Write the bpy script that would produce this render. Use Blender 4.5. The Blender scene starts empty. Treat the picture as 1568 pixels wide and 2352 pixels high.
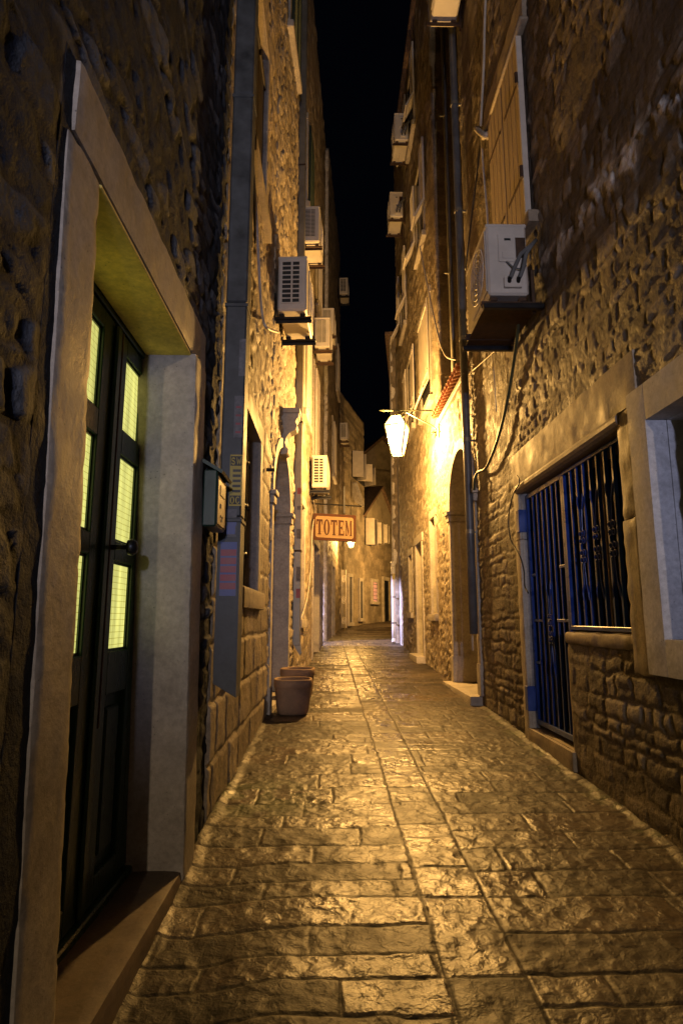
import bpy, bmesh, math, random
import numpy as np
from mathutils import Vector, Matrix

rnd = random.Random(7)
S = bpy.context.scene
C = S.collection
R = math.radians

# ------------------------------------------------------------------ camera model
F, CX, CY, EYE = 1400.0, 784.0, 1176.0, 1.35          # measured on the photograph (1568 x 2352)
PITCH = math.atan((1420 - CY) / F)
YAW = math.atan(22 / F * math.cos(PITCH))
fw = (math.sin(YAW) * math.cos(PITCH), math.cos(YAW) * math.cos(PITCH), math.sin(PITCH))
rt = (math.cos(YAW), -math.sin(YAW), 0.0)
upv = tuple(np.cross(rt, fw))

def ray(px, py):
    return [fw[i] + rt[i] * (px - CX) / F + upv[i] * (CY - py) / F for i in range(3)]
def on_y(px, py, y):
    d = ray(px, py); t = y / d[1]
    return Vector((d[0] * t, y, EYE + d[2] * t))
def on_x(px, py, x):
    d = ray(px, py); t = x / d[0]
    return Vector((x, d[1] * t, EYE + d[2] * t))
SLOPE = 0.04
def gz(y): return SLOPE * y

cam = bpy.data.cameras.new('camera')
cam.sensor_fit = 'VERTICAL'; cam.sensor_height = 36.0; cam.lens = F / 2352 * 36.0
cam.clip_start = 0.05; cam.clip_end = 500
co = bpy.data.objects.new('camera', cam); C.objects.link(co)
co.matrix_world = Matrix(((rt[0], upv[0], -fw[0], 0), (rt[1], upv[1], -fw[1], 0), (rt[2], upv[2], -fw[2], EYE), (0, 0, 0, 1)))
S.camera = co

# ------------------------------------------------------------------ numpy noise
def h2(ix, iy, seed):
    n = (ix.astype(np.int64) * 374761393 + iy.astype(np.int64) * 668265263 + seed * 974634777) & 0xFFFFFFFF
    n = ((n ^ (n >> 13)) * 1274126177) & 0xFFFFFFFF
    n = ((n ^ (n >> 15)) * 2246822519) & 0xFFFFFFFF
    return ((n ^ (n >> 16)) & 0xFFFFFFFF) / 4294967296.0
def vnoise(x, y, seed):
    ix = np.floor(x); iy = np.floor(y); fx = x - ix; fy = y - iy
    fx = fx * fx * (3 - 2 * fx); fy = fy * fy * (3 - 2 * fy)
    a = h2(ix, iy, seed); b = h2(ix + 1, iy, seed); c = h2(ix, iy + 1, seed); d = h2(ix + 1, iy + 1, seed)
    return (a * (1 - fx) + b * fx) * (1 - fy) + (c * (1 - fx) + d * fx) * fy - 0.5
def fbm(x, y, seed, octv=4):
    s = 0; a = 1.0
    for k in range(octv):
        s = s + a * vnoise(x * 2 ** k, y * 2 ** k, seed + k * 17); a *= 0.5
    return s
def sstep(a, b, x):
    t = np.clip((x - a) / (b - a), 0, 1); return t * t * (3 - 2 * t)
def voro(x, y, seed, jit=0.85):
    ix = np.floor(x); iy = np.floor(y)
    f1 = np.full(x.shape, 9.0); f2 = np.full(x.shape, 9.0); idv = np.zeros(x.shape)
    for dx in (-1, 0, 1):
        for dy in (-1, 0, 1):
            cx, cy = ix + dx, iy + dy
            px = cx + 0.5 + jit * (h2(cx, cy, seed) - 0.5); py = cy + 0.5 + jit * (h2(cx, cy, seed + 5) - 0.5)
            d = np.hypot(px - x, py - y); m = d < f1
            f2 = np.where(m, f1, np.minimum(f2, d)); f1 = np.where(m, d, f1)
            idv = np.where(m, h2(cx, cy, seed + 9), idv)
    return f1, f2, idv

# relief functions: (u, v) in metres -> height, tone of the stone 0..1, mortar mask 0..1
def rubble(u, v, seed, cw, ch, amp, gap=(0.05, 0.32)):
    wu = u + 0.10 * fbm(u * 3.1, v * 3.1, seed, 3); wv = v + 0.09 * fbm(u * 2.7 + 9, v * 2.7, seed + 3, 3)
    row = np.floor(wv / ch)
    f1, f2, idv = voro(wu / cw + 0.5 * (row % 2), wv / ch, seed)
    e = f2 - f1
    st = sstep(gap[0], gap[1], e)
    h = amp * (st * (0.5 + 0.7 * idv) + 0.45 * fbm(u * 7, v * 7, seed + 40, 4) + 0.5 * st * fbm(u * 3, v * 3, seed + 50, 3))
    h = h - amp * (0.55 * np.abs(fbm(u * 9, v * 10, seed + 60, 4)) + 0.35 * np.abs(fbm(u * 26, v * 26, seed + 61, 3))) * (0.4 + 0.6 * st)
    return h, idv, 1 - sstep(gap[0] * 0.6, gap[0] + 0.5 * (gap[1] - gap[0]), e)
def course_bounds(lo, hi, a, b, rg):
    out = [lo]
    while out[-1] < hi: out.append(out[-1] + rg.uniform(a, b))
    return np.array(out)
def coursed(u, v, seed, rh, sw, amp, joint=0.012, rag=0.012, tilt=0.02):
    rg = random.Random(seed)
    u2 = u + rag * 2 * fbm(u * 9, v * 9, seed, 3); v2 = v + rag * 2 * fbm(u * 6 + 4, v * 9, seed + 2, 3)
    rb = course_bounds(v.min() - 1, v.max() + 1, rh[0], rh[1], rg)
    ri = np.clip(np.searchsorted(rb, v2) - 1, 0, len(rb) - 2)
    dist = np.minimum(v2 - rb[ri], rb[ri + 1] - v2)
    idv = np.zeros(u.shape); tx = np.zeros(u.shape); ty = np.zeros(u.shape)
    for k in range(ri.min(), ri.max() + 1):
        m = ri == k
        cb = course_bounds(u.min() - 1 - rg.random(), u.max() + 1, sw[0], sw[1], rg)
        if not m.any(): continue
        uu = u2[m]; ci = np.clip(np.searchsorted(cb, uu) - 1, 0, len(cb) - 2)
        dist[m] = np.minimum(dist[m], np.minimum(uu - cb[ci], cb[ci + 1] - uu))
        idv[m] = h2(ci + 0 * uu, np.full(uu.shape, k), seed + 3)
        tx[m] = np.clip((uu - cb[ci]) / (cb[ci + 1] - cb[ci]) - .5, -.5, .5) * np.minimum(.6, cb[ci + 1] - cb[ci]) * (h2(ci + 0 * uu, np.full(uu.shape, k), seed + 4) - 0.5)
        ty[m] = (v2[m] - 0.5 * (rb[k] + rb[k + 1])) * (h2(ci + 0 * uu, np.full(uu.shape, k), seed + 6) - 0.5)
    st = sstep(joint * 0.4, joint * 2.6, dist)
    h = amp * (st * (0.55 + 0.45 * idv) + 0.4 * fbm(u * 9, v * 9, seed + 30, 4)) + tilt * (tx + ty) * st
    return h, idv, 1 - sstep(joint * 0.35, joint * 1.3, dist)

# ------------------------------------------------------------------ mesh building
class MB:
    def __init__(s): s.v = []; s.f = []
    def add(s, vs, fs):
        o = len(s.v); s.v += [tuple(v) for v in vs]; s.f += [tuple(i + o for i in f) for f in fs]; return s
    def build(s, name, mat, parent=None, label=None, smooth=False):
        me = bpy.data.meshes.new(name)
        me.from_pydata(s.v, [], s.f)
        bm = bmesh.new(); bm.from_mesh(me)
        bmesh.ops.recalc_face_normals(bm, faces=bm.faces)
        bm.to_mesh(me); bm.free()
        if smooth:
            me.polygons.foreach_set('use_smooth', [True] * len(me.polygons))
        me.materials.append(mat)
        return link(name, me, parent, label)
    # T maps a local point to a world point
    def box(s, x0, x1, y0, y1, z0, z1, c=0.0, T=None):
        T = T or (lambda p: p)
        x0, x1 = sorted((x0, x1)); y0, y1 = sorted((y0, y1)); z0, z1 = sorted((z0, z1))
        c = min(c, 0.45 * min(x1 - x0, y1 - y0, z1 - z0))
        if c <= 0:
            P = [(x, y, z) for x in (x0, x1) for y in (y0, y1) for z in (z0, z1)]
            return s.add([T(p) for p in P], [(0, 1, 3, 2), (4, 6, 7, 5), (0, 4, 5, 1), (2, 3, 7, 6), (0, 2, 6, 4), (1, 5, 7, 3)])
        V = []; idx = {}
        lo, hi = (x0, y0, z0), (x1, y1, z1)
        for a in (0, 1):
            for b in (0, 1):
                for d in (0, 1):
                    k = (a, b, d)
                    for ax in range(3):
                        p = [(hi[i] - c if k[i] else lo[i] + c) for i in range(3)]
                        p[ax] = hi[ax] if k[ax] else lo[ax]
                        idx[k, ax] = len(V); V.append(T(tuple(p)))
        Fc = []
        for ax in range(3):
            o1, o2 = [i for i in range(3) if i != ax]
            for sd in (0, 1):
                q = []
                for a, b in ((0, 0), (1, 0), (1, 1), (0, 1)):
                    k = [0, 0, 0]; k[ax] = sd; k[o1] = a; k[o2] = b; q.append(idx[tuple(k), ax])
                Fc.append(tuple(q))
            for a in (0, 1):
                for b in (0, 1):
                    k0 = [0, 0, 0]; k0[o1] = a; k0[o2] = b; k1 = list(k0); k1[ax] = 1
                    k0, k1 = tuple(k0), tuple(k1)
                    Fc.append((idx[k0, o1], idx[k1, o1], idx[k1, o2], idx[k0, o2]))
        for a in (0, 1):
            for b in (0, 1):
                for d in (0, 1):
                    Fc.append(tuple(idx[(a, b, d), ax] for ax in range(3)))
        return s.add(V, Fc)
    def tube(s, pts, r, n=8, closed=False):
        pts = [Vector(p) for p in pts]; m = len(pts)
        rs = r if isinstance(r, (list, tuple)) else [r] * m
        rings = []; nrm = None
        for i, p in enumerate(pts):
            a = pts[i - 1] if (i > 0 or closed) else p
            b = pts[(i + 1) % m] if (i < m - 1 or closed) else p
            t = (b - a).normalized()
            if nrm is None:
                nrm = t.orthogonal().normalized()
            else:
                nrm = (nrm - t * nrm.dot(t))
                nrm = nrm.normalized() if nrm.length > 1e-6 else t.orthogonal().normalized()
            bn = t.cross(nrm)
            rings.append([p + rs[i] * (nrm * math.cos(2 * math.pi * k / n) + bn * math.sin(2 * math.pi * k / n)) for k in range(n)])
        V = [q for g in rings for q in g]; Fc = []
        for i in range(m if closed else m - 1):
            j = (i + 1) % m
            for k in range(n):
                l = (k + 1) % n
                Fc.append((i * n + k, i * n + l, j * n + l, j * n + k))
        if not closed:
            Fc.append(tuple(range(n))); Fc.append(tuple((m - 1) * n + k for k in range(n)))
        return s.add(V, Fc)
    def prism(s, poly, d0, d1, T):               # poly in (a, b); extruded along the third coordinate from d0 to d1
        n = len(poly)
        V = [T((a, b, d0)) for a, b in poly] + [T((a, b, d1)) for a, b in poly]
        Fc = [tuple(range(n)), tuple(range(2 * n - 1, n - 1, -1))] + [(i, (i + 1) % n, n + (i + 1) % n, n + i) for i in range(n)]
        return s.add(V, Fc)
    def ball(s, c, r, n=8):
        c = Vector(c); V = [c + Vector((0, 0, r))]; Fc = []
        for i in range(1, n):
            for k in range(n):
                a = math.pi * i / n; b = 2 * math.pi * k / n
                V.append(c + r * Vector((math.sin(a) * math.cos(b), math.sin(a) * math.sin(b), math.cos(a))))
        V.append(c - Vector((0, 0, r)))
        for k in range(n):
            Fc.append((0, 1 + k, 1 + (k + 1) % n)); o = 1 + (n - 2) * n
            Fc.append((len(V) - 1, o + (k + 1) % n, o + k))
            for i in range(n - 2):
                Fc.append((1 + i * n + k, 1 + (i + 1) * n + k, 1 + (i + 1) * n + (k + 1) % n, 1 + i * n + (k + 1) % n))
        return s.add(V, Fc)
    def rough(s, x0, x1, y0, y1, z0, z1, T, res=0.04, r=0.012, amp=0.005, seed=1, chips=0.0):
        """a worn stone block: gridded, edges rounded, faces uneven"""
        lo = np.array([min(x0, x1), min(y0, y1), min(z0, z1)]); hi = np.array([max(x0, x1), max(y0, y1), max(z0, z1)])
        for ax in range(3):
            o1, o2 = [i for i in range(3) if i != ax]
            n1 = max(2, int((hi[o1] - lo[o1]) / res) + 1); n2 = max(2, int((hi[o2] - lo[o2]) / res) + 1)
            A, B = np.meshgrid(np.linspace(lo[o1], hi[o1], n1 + 1), np.linspace(lo[o2], hi[o2], n2 + 1), indexing='ij')
            for sd in (lo[ax], hi[ax]):
                P = np.zeros(A.shape + (3,)); P[..., o1] = A; P[..., o2] = B; P[..., ax] = sd
                rr = min(r, 0.45 * (hi - lo).min())
                Q = np.clip(P, lo + rr, hi - rr); D = P - Q
                L = np.linalg.norm(D, axis=-1, keepdims=True); L[L < 1e-9] = 1
                nrm = D / L
                nz = fbm(P[..., 0] * 9 + P[..., 1] * 5.3 + seed * 7, P[..., 2] * 9 + P[..., 1] * 6.1, seed, 4)
                ed = (np.abs(D) > 0.3 * rr).sum(-1) > 1
                nz2 = np.where(ed, np.minimum(0, vnoise(P[..., 2] * 21 + P[..., 0] * 17, P[..., 1] * 19 + seed, seed + 2)), 0) * chips
                P = Q + nrm * (rr + amp * nz + nz2)[..., None]
                V = [T(tuple(p)) for p in P.reshape(-1, 3)]
                w = n2 + 1
                s.add(V, [(i * w + j, (i + 1) * w + j, (i + 1) * w + j + 1, i * w + j + 1) for i in range(n1) for j in range(n2)])
        return s

def link(name, me, parent=None, label=None):
    o = bpy.data.objects.new(name, me); C.objects.link(o)
    if parent:
        o.parent = parent
        w = Vector((0, 0, 0)); p = parent
        while p: w += p.location; p = p.parent
        if parent.get('local') is None: o.location = -w
        else: o.location = (0, 0, 0)
    if label: o['label'] = label
    return o
def thing(name, label, cat, loc=(0, 0, 0), group=None, local=False, rz=0.0):
    o = bpy.data.objects.new(name, None); C.objects.link(o)
    o.empty_display_size = 0.2
    o.location = loc; o.rotation_euler = (0, 0, rz)
    o['label'] = label; o['category'] = cat
    if group: o['group'] = group
    if local: o['local'] = 1
    return o
def tag(o, label, cat, group=None):
    o['label'] = label; o['category'] = cat
    if group: o['group'] = group
    return o
def copy_tree(o, parent=None):
    c = o.copy(); C.objects.link(c); c.parent = parent
    for ch in [q for q in o.children]: copy_tree(ch, c)
    return c

class Wall:
    """vertical frame: u along A->B, n out of the wall, v up (world z)"""
    def __init__(s, A, B, side, uoff=0.0):
        s.A = np.array(A, float); s.B = np.array(B, float); d = s.B - s.A; s.L = float(np.hypot(*d)); s.d = d / s.L
        s.N = np.array([s.d[1], -s.d[0]]) * side
        s.uoff = uoff
    def T(s, p):
        u, n, v = p; u -= s.uoff
        return Vector((s.A[0] + s.d[0] * u + s.N[0] * n, s.A[1] + s.d[1] * u + s.N[1] * n, v))
    def uv(s, px, py, n=0.0):
        A = s.A + s.N * n; d = ray(px, py)
        t = (s.N[0] * A[0] + s.N[1] * A[1]) / (s.N[0] * d[0] + s.N[1] * d[1])
        return (d[0] * t - A[0]) * s.d[0] + (d[1] * t - A[1]) * s.d[1] + s.uoff, EYE + d[2] * t

def lines(breaks, step):
    out = [breaks[0]]
    for a, b in zip(breaks[:-1], breaks[1:]):
        x = a
        while b - x > 1e-6:
            st = step(x); n = (b - x) / st
            if n <= 1.5: x = b
            else: x = x + st * 1.0
            out.append(x)
    return np.array(out)

def make_wall(W, parent, u0, u1, v0, v1, relief, mat, rects=(), arches=(), ku=0.0042, kv=0.0042, dmin=2.0, thick=0.35, name='wall', fade=0.05, flat=None):
    ub = sorted(set([u0, u1] + [x for r in rects for x in r[:2] if u0 < x < u1] + [x for a in arches for x in (a[0] - a[1], a[0] + a[1]) if u0 < x < u1]))
    vb = sorted(set([v0, v1] + [x for r in rects for x in r[2:] if v0 < x < v1] + [a[2] for a in arches]))
    def du(u):
        p = W.T((u, 0, 1.5)); return max(0.013, ku * max(math.hypot(p[0], p[1]), dmin))
    def dv(v): return max(0.013, kv * math.hypot(dmin, v - 1.4))
    us = lines(ub, du); vs = lines(vb, dv)
    U, V = np.meshgrid(us, vs, indexing='ij')
    h, tone, mort = relief(U, V)
    fd = np.ones(U.shape)
    for a, b, c, d in rects:
        dx = np.maximum(np.maximum(a - U, U - b), 0); dy = np.maximum(np.maximum(c - V, V - d), 0)
        fd = np.minimum(fd, sstep(0.0, fade, np.hypot(dx, dy)))
    for uc, rr, vsn in arches:
        dd = np.where(V > vsn, np.hypot(U - uc, V - vsn) - rr, np.abs(U - uc) - rr)
        fd = np.minimum(fd, sstep(0.0, fade, dd))
    h = h * fd
    uu = U - W.uoff
    X = W.A[0] + W.d[0] * uu + W.N[0] * h; Y = W.A[1] + W.d[1] * uu + W.N[1] * h
    nu, nv = U.shape
    cu = 0.5 * (us[1:] + us[:-1])[:, None]; cv = 0.5 * (vs[1:] + vs[:-1])[None, :]
    keep = np.ones((nu - 1, nv - 1), bool)
    for a, b, c, d in rects: keep &= ~((cu > a) & (cu < b) & (cv > c) & (cv < d))
    for uc, rr, vsn in arches:
        keep &= ~((np.abs(cu - uc) < rr) & (cv <= vsn)); keep &= ~((np.hypot(cu - uc, cv - vsn) < rr) & (cv > vsn))
    idx = np.arange(nu * nv).reshape(nu, nv)
    q = np.stack([idx[:-1, :-1], idx[1:, :-1], idx[1:, 1:], idx[:-1, 1:]], -1)[keep]
    co_ = np.stack([X, Y, V], -1).reshape(-1, 3)
    # returns: the sides and the top run back into the wall
    ring = np.concatenate([idx[0, :], idx[:, -1][1:], idx[-1, ::-1][1:]])
    back = co_[ring].copy(); back[:, 0] = back[:, 0] - W.N[0] * thick; back[:, 1] = back[:, 1] - W.N[1] * thick
    nb = len(co_); bi = np.arange(len(ring)) + nb
    q2 = np.stack([ring[:-1], ring[1:], bi[1:], bi[:-1]], -1)
    co_ = np.concatenate([co_, back]); q = np.concatenate([q, q2])
    if np.dot(np.cross([W.d[0], W.d[1], 0], [0, 0, 1]), [W.N[0], W.N[1], 0]) < 0: q = q[:, ::-1]
    o = grid_mesh(name, co_, q, mat, parent)
    for nm, arr in (('tone', tone), ('mort', mort)):
        a = o.data.attributes.new(nm, 'FLOAT', 'POINT')
        a.data.foreach_set('value', np.concatenate([arr.reshape(-1), arr.reshape(-1)[ring]]).astype(np.float32))
    return o
def grid_mesh(name, co_, q, mat, parent=None):
    me = bpy.data.meshes.new(name)
    me.vertices.add(len(co_)); me.vertices.foreach_set('co', co_.astype(np.float32).reshape(-1))
    me.loops.add(q.size); me.loops.foreach_set('vertex_index', q.reshape(-1).astype(np.int32))
    me.polygons.add(len(q)); me.polygons.foreach_set('loop_start', np.arange(0, q.size, 4, dtype=np.int32))
    me.polygons.foreach_set('use_smooth', np.ones(len(q), bool))
    me.update(calc_edges=True); me.validate()
    me.materials.append(mat)
    return link(name, me, parent)

# ------------------------------------------------------------------ materials
def nt(name):
    m = bpy.data.materials.new(name); m.use_nodes = True; t = m.node_tree
    b = next(n for n in t.nodes if n.type == 'BSDF_PRINCIPLED')
    return m, t, b
def N_(t, kind, **kw):
    n = t.nodes.new(kind)
    for k, v in kw.items():
        if k in n.inputs: n.inputs[k].default_value = v
        else: setattr(n, k, v)
    return n
def ramp(t, fac, stops):
    n = t.nodes.new('ShaderNodeValToRGB'); e = n.color_ramp.elements
    while len(e) < len(stops): e.new(0.5)
    for el, (p, c) in zip(e, stops):
        el.position = p; el.color = (c[0], c[1], c[2], 1) if not isinstance(c, (int, float)) else (c, c, c, 1)
    t.links.new(fac, n.inputs[0]); return n.outputs[0]
def mixc(t, fac, a, b, mode='MIX'):
    n = t.nodes.new('ShaderNodeMix'); n.data_type = 'RGBA'; n.blend_type = mode
    for s, v in ((n.inputs[0], fac), (n.inputs[6], a), (n.inputs[7], b)):
        if hasattr(v, 'is_linked'): t.links.new(v, s)
        else: s.default_value = v if isinstance(v, (int, float)) else (*v, 1)
    return n.outputs[2]
def noise(t, sc, det=4, rough=0.6, vec=None, dist=0.0):
    n = N_(t, 'ShaderNodeTexNoise', Scale=sc, Detail=det, Roughness=rough, Distortion=dist)
    if vec is None:
        tc = t.nodes.new('ShaderNodeTexCoord'); vec = tc.outputs['Object']
    t.links.new(vec, n.inputs['Vector']); return n.outputs[0]
def bump(t, b, layers):
    prev = None
    for src, st, dist in layers:
        n = N_(t, 'ShaderNodeBump', Strength=st, Distance=dist); t.links.new(src, n.inputs['Height'])
        if prev is not None: t.links.new(prev, n.inputs['Normal'])
        prev = n.outputs[0]
    t.links.new(prev, b.inputs['Normal'])

def stone_mat(name, cols, mortar, rough=(0.55, 0.85), grain=26, bstr=0.55, stain=0.45, spec=0.3):
    m, t, b = nt(name); b.inputs['Specular IOR Level'].default_value = spec
    at = N_(t, 'ShaderNodeAttribute', attribute_name='tone'); am = N_(t, 'ShaderNodeAttribute', attribute_name='mort')
    col = ramp(t, at.outputs['Fac'], [(0.0, cols[0]), (0.5, cols[1]), (1.0, cols[2])] if len(cols) == 3 else [(0.0, cols[0]), (0.42, cols[1]), (0.82, cols[2]), (1.0, cols[3])])
    n1 = noise(t, 5.0, 6, 0.65); n2 = noise(t, grain, 6, 0.7); n3 = noise(t, 0.8, 3, 0.5)
    col = mixc(t, am.outputs['Fac'], col, mortar)
    col = mixc(t, stain, col, mixc(t, 1.0, col, ramp(t, n1, [(0.32, 0.35), (0.5, 0.9), (0.68, 1.35)]), 'MULTIPLY'))
    col = mixc(t, 0.7, col, mixc(t, 1.0, col, ramp(t, n2, [(0.3, 0.45), (0.5, 0.95), (0.7, 1.3)]), 'MULTIPLY'))
    col = mixc(t, 0.5, col, mixc(t, 1.0, col, ramp(t, n3, [(0.35, (0.62, 0.6, 0.56)), (0.6, (1.12, 1.08, 1.0))]), 'MULTIPLY'))
    t.links.new(col, b.inputs['Base Color'])
    t.links.new(ramp(t, n1, [(0.35, rough[0]), (0.65, rough[1])]), b.inputs['Roughness'])
    bump(t, b, [(n1, bstr, 0.03), (n2, bstr, 0.012), (noise(t, grain * 3.6, 3, 0.6), bstr * 0.8, 0.004)])
    return m
def plain_mat(name, col, rough=0.5, metal=0.0, var=0.25, sc=8.0, bs=0.1, bsc=60.0, bd=0.004, stretch=None):
    m, t, b = nt(name)
    vec = None
    if stretch:
        tc = t.nodes.new('ShaderNodeTexCoord'); mp = N_(t, 'ShaderNodeMapping', Scale=stretch)
        t.links.new(tc.outputs['Object'], mp.inputs['Vector']); vec = mp.outputs[0]
    n1 = noise(t, sc, 5, 0.65, vec)
    c = mixc(t, 1.0, col, ramp(t, n1, [(0.3, 1 - var), (0.7, 1 + var)]), 'MULTIPLY')
    t.links.new(c, b.inputs['Base Color']); b.inputs['Metallic'].default_value = metal
    t.links.new(ramp(t, n1, [(0.3, max(0.05, rough - 0.1)), (0.7, min(1, rough + 0.1))]), b.inputs['Roughness'])
    bump(t, b, [(noise(t, bsc, 3, 0.6, vec), bs, bd)])
    return m
def emit_mat(name, col, strength):
    m, t, b = nt(name)
    b.inputs['Base Color'].default_value = (*[min(1, c * 0.6) for c in col], 1)
    b.inputs['Emission Color'].default_value = (*col, 1); b.inputs['Emission Strength'].default_value = strength
    b.inputs['Roughness'].default_value = 0.3
    return m

M = {}
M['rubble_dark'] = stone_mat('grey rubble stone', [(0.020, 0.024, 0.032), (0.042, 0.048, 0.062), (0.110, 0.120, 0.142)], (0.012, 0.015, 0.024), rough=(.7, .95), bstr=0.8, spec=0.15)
M['ashlar'] = stone_mat('hewn limestone', [(0.20, 0.165, 0.125), (0.28, 0.235, 0.18), (0.35, 0.30, 0.24)], (0.30, 0.26, 0.20), bstr=0.8)
M['rubble_pale'] = stone_mat('pale rubble limestone', [(0.22, 0.18, 0.135), (0.33, 0.285, 0.22), (0.42, 0.37, 0.30)], (0.30, 0.25, 0.19), bstr=0.8)
M['rubble_brown'] = stone_mat('mortared brown rubble', [(0.085, 0.070, 0.055), (0.15, 0.125, 0.098), (0.31, 0.275, 0.24), (0.66, 0.65, 0.66)], (0.15, 0.125, 0.095), bstr=0.9)  # palest tone stop carries the painted light band
M['far_stone'] = stone_mat('far limestone', [(0.17, 0.145, 0.11), (0.26, 0.22, 0.17), (0.34, 0.29, 0.23)], (0.20, 0.17, 0.13), bstr=0.7, grain=14)
M['plaster'] = stone_mat('white plaster', [(0.50, 0.48, 0.46), (0.54, 0.52, 0.50), (0.58, 0.56, 0.53)], (0.4, 0.38, 0.36), bstr=0.3, stain=0.3)

def dressed(name, col, rough=0.7, bstr=0.35):
    m, t, b = nt(name)
    n1 = noise(t, 3.0, 6, 0.65, dist=0.4); n2 = noise(t, 34, 5, 0.7)
    pits = N_(t, 'ShaderNodeTexVoronoi', Scale=38.0); tc = t.nodes.new('ShaderNodeTexCoord'); t.links.new(tc.outputs['Object'], pits.inputs['Vector'])
    pm = ramp(t, pits.outputs['Distance'], [(0.05, 0.35), (0.16, 1.0)])
    gate = ramp(t, noise(t, 6.0, 2), [(0.5, 0.0), (0.6, 1.0)])
    c = mixc(t, 1.0, col, ramp(t, n1, [(0.3, (0.62, 0.60, 0.58)), (0.5, (0.95, 0.95, 0.95)), (0.7, (1.2, 1.17, 1.12))]), 'MULTIPLY')
    c = mixc(t, 0.6, c, mixc(t, 1.0, c, ramp(t, n2, [(0.32, 0.6), (0.7, 1.25)]), 'MULTIPLY'))
    c = mixc(t, gate, c, mixc(t, 1.0, c, pm, 'MULTIPLY'))
    t.links.new(c, b.inputs['Base Color'])
    t.links.new(ramp(t, n1, [(0.3, rough - 0.15), (0.7, rough + 0.12)]), b.inputs['Roughness'])
    bump(t, b, [(n1, bstr, 0.012), (n2, bstr, 0.005)])
    return m
M['trim'] = dressed('dressed limestone', (0.40, 0.365, 0.32))
M['trim_grey'] = dressed('weathered door stone', (0.30, 0.268, 0.228), 0.7, .5)
M['trim_brown'] = dressed('stained dressed stone', (0.30, 0.25, 0.19))
M['step_stone'] = dressed('dark worn step stone', (0.13, 0.095, 0.07))
M['gable_stone'] = dressed('rough gable stone', (0.30, 0.26, 0.20), 0.85, 0.8)
M['soffit_light_tint'] = dressed('painted yellow pane light', (0.80, 0.62, 0.16), 0.85, 0.25)  # yellow light of the door panes, put into the colour
M['white_wall'] = dressed('white painted plaster', (0.58, 0.57, 0.58), 0.8, 0.2)
M['green_paint'] = plain_mat('dark green door paint', (0.014, 0.046, 0.028), 0.32, var=0.3, bs=0.15, bsc=30, stretch=(6, 6, 0.6))
M['stile_reflection'] = plain_mat('painted brown door reflection', (0.07, 0.030, 0.013), 0.3, var=0.4, bs=0.2, bsc=40, stretch=(8, 8, 0.5))  # warm reflection on the door paint, given as brown colour
M['mail_green'] = plain_mat('green enamel', (0.009, 0.028, 0.020), 0.4)
M['mail_front'] = plain_mat('bronze sheet', (0.17, 0.135, 0.08), 0.45, 0.3)
M['iron'] = plain_mat('black iron', (0.012, 0.012, 0.014), 0.42, 0.3, bs=0.2)
M['blue_iron'] = plain_mat('blue painted iron', (0.016, 0.055, 0.27), 0.33, 0.0, bs=0.15)
M['rust'] = plain_mat('rusted steel', (0.060, 0.034, 0.020), 0.7, 0.3, var=0.6, sc=14, bs=0.5)
M['grey_metal'] = plain_mat('grey painted sheet', (0.055, 0.060, 0.064), 0.6, 0.2, var=.5, sc=7, bs=0.1)
M['zinc'] = plain_mat('zinc pipe', (0.22, 0.215, 0.19), 0.45, 0.5, var=0.25, sc=5)
M['dark_pipe'] = plain_mat('dark drain pipe', (0.10, 0.11, 0.13), 0.45, 0.2, var=0.25)
M['white_pipe'] = plain_mat('white plastic pipe', (0.55, 0.54, 0.52), 0.45, var=0.12)
M['ac_white'] = plain_mat('cream enamelled steel', (0.50, 0.47, 0.43), 0.45, var=0.10, sc=5, bs=0.05)
M['ac_dark'] = plain_mat('dark coil', (0.014, 0.018, 0.020), 0.5)
M['hose'] = plain_mat('grey foam hose', (0.10, 0.105, 0.11), 0.7)
M['cable_white'] = plain_mat('white cable', (0.45, 0.42, 0.38), 0.5)
M['cable_black'] = plain_mat('black cable', (0.018, 0.018, 0.017), 0.5)
M['cable_green'] = plain_mat('olive cable', (0.055, 0.065, 0.035), 0.45)
M['shutter_tan'] = plain_mat('tan painted boards', (0.36, 0.29, 0.20), 0.55, var=0.25, sc=6, bs=0.25, bsc=30, stretch=(6, 6, 0.4))
M['shutter_white'] = plain_mat('pale painted boards', (0.50, 0.46, 0.41), 0.5, var=0.15, sc=5)
M['shutter_green'] = plain_mat('dark green louvres', (0.02, 0.035, 0.03), 0.5)
M['terracotta'] = plain_mat('terracotta', (0.30, 0.115, 0.06), 0.75, var=0.45, sc=7, bs=0.3)
M['pot'] = plain_mat('weathered terracotta pot', (0.25, 0.165, 0.105), 0.8, var=0.3, sc=6, bs=0.35)
M['soil'] = plain_mat('dry soil', (0.03, 0.022, 0.016), 0.95, var=0.5, sc=30, bs=0.8)
M['glass_dark'] = plain_mat('dark window glass', (0.012, 0.014, 0.018), 0.12, var=0.1, bs=0.02)
M['dark_wood'] = plain_mat('dark stained wood', (0.030, 0.022, 0.016), 0.55, var=0.4, bs=0.3, bsc=30, stretch=(6, 6, 0.5))
M['plank'] = plain_mat('raw plank', (0.30, 0.22, 0.13), 0.65, var=0.35, bs=0.3, bsc=30, stretch=(8, 8, 1))
M['sign_wood'] = plain_mat('carved sign wood', (0.25, 0.165, 0.085), 0.88, var=0.2, sc=5, bs=0.3, bsc=22, stretch=(1, 1, 9))
M['sign_dark'] = plain_mat('brown sign frame', (0.050, 0.016, 0.007), 0.9, var=0.3)
M['lamp_metal'] = plain_mat('verdigris lamp iron', (0.10, 0.11, 0.07), 0.35, 0.6, var=0.2)
M['sticker_yellow'] = plain_mat('yellow paper', (0.32, 0.24, 0.03), 0.5, var=0.15)
M['sticker_black'] = plain_mat('black print', (0.012, 0.011, 0.01), 0.5, var=0.1)
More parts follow.
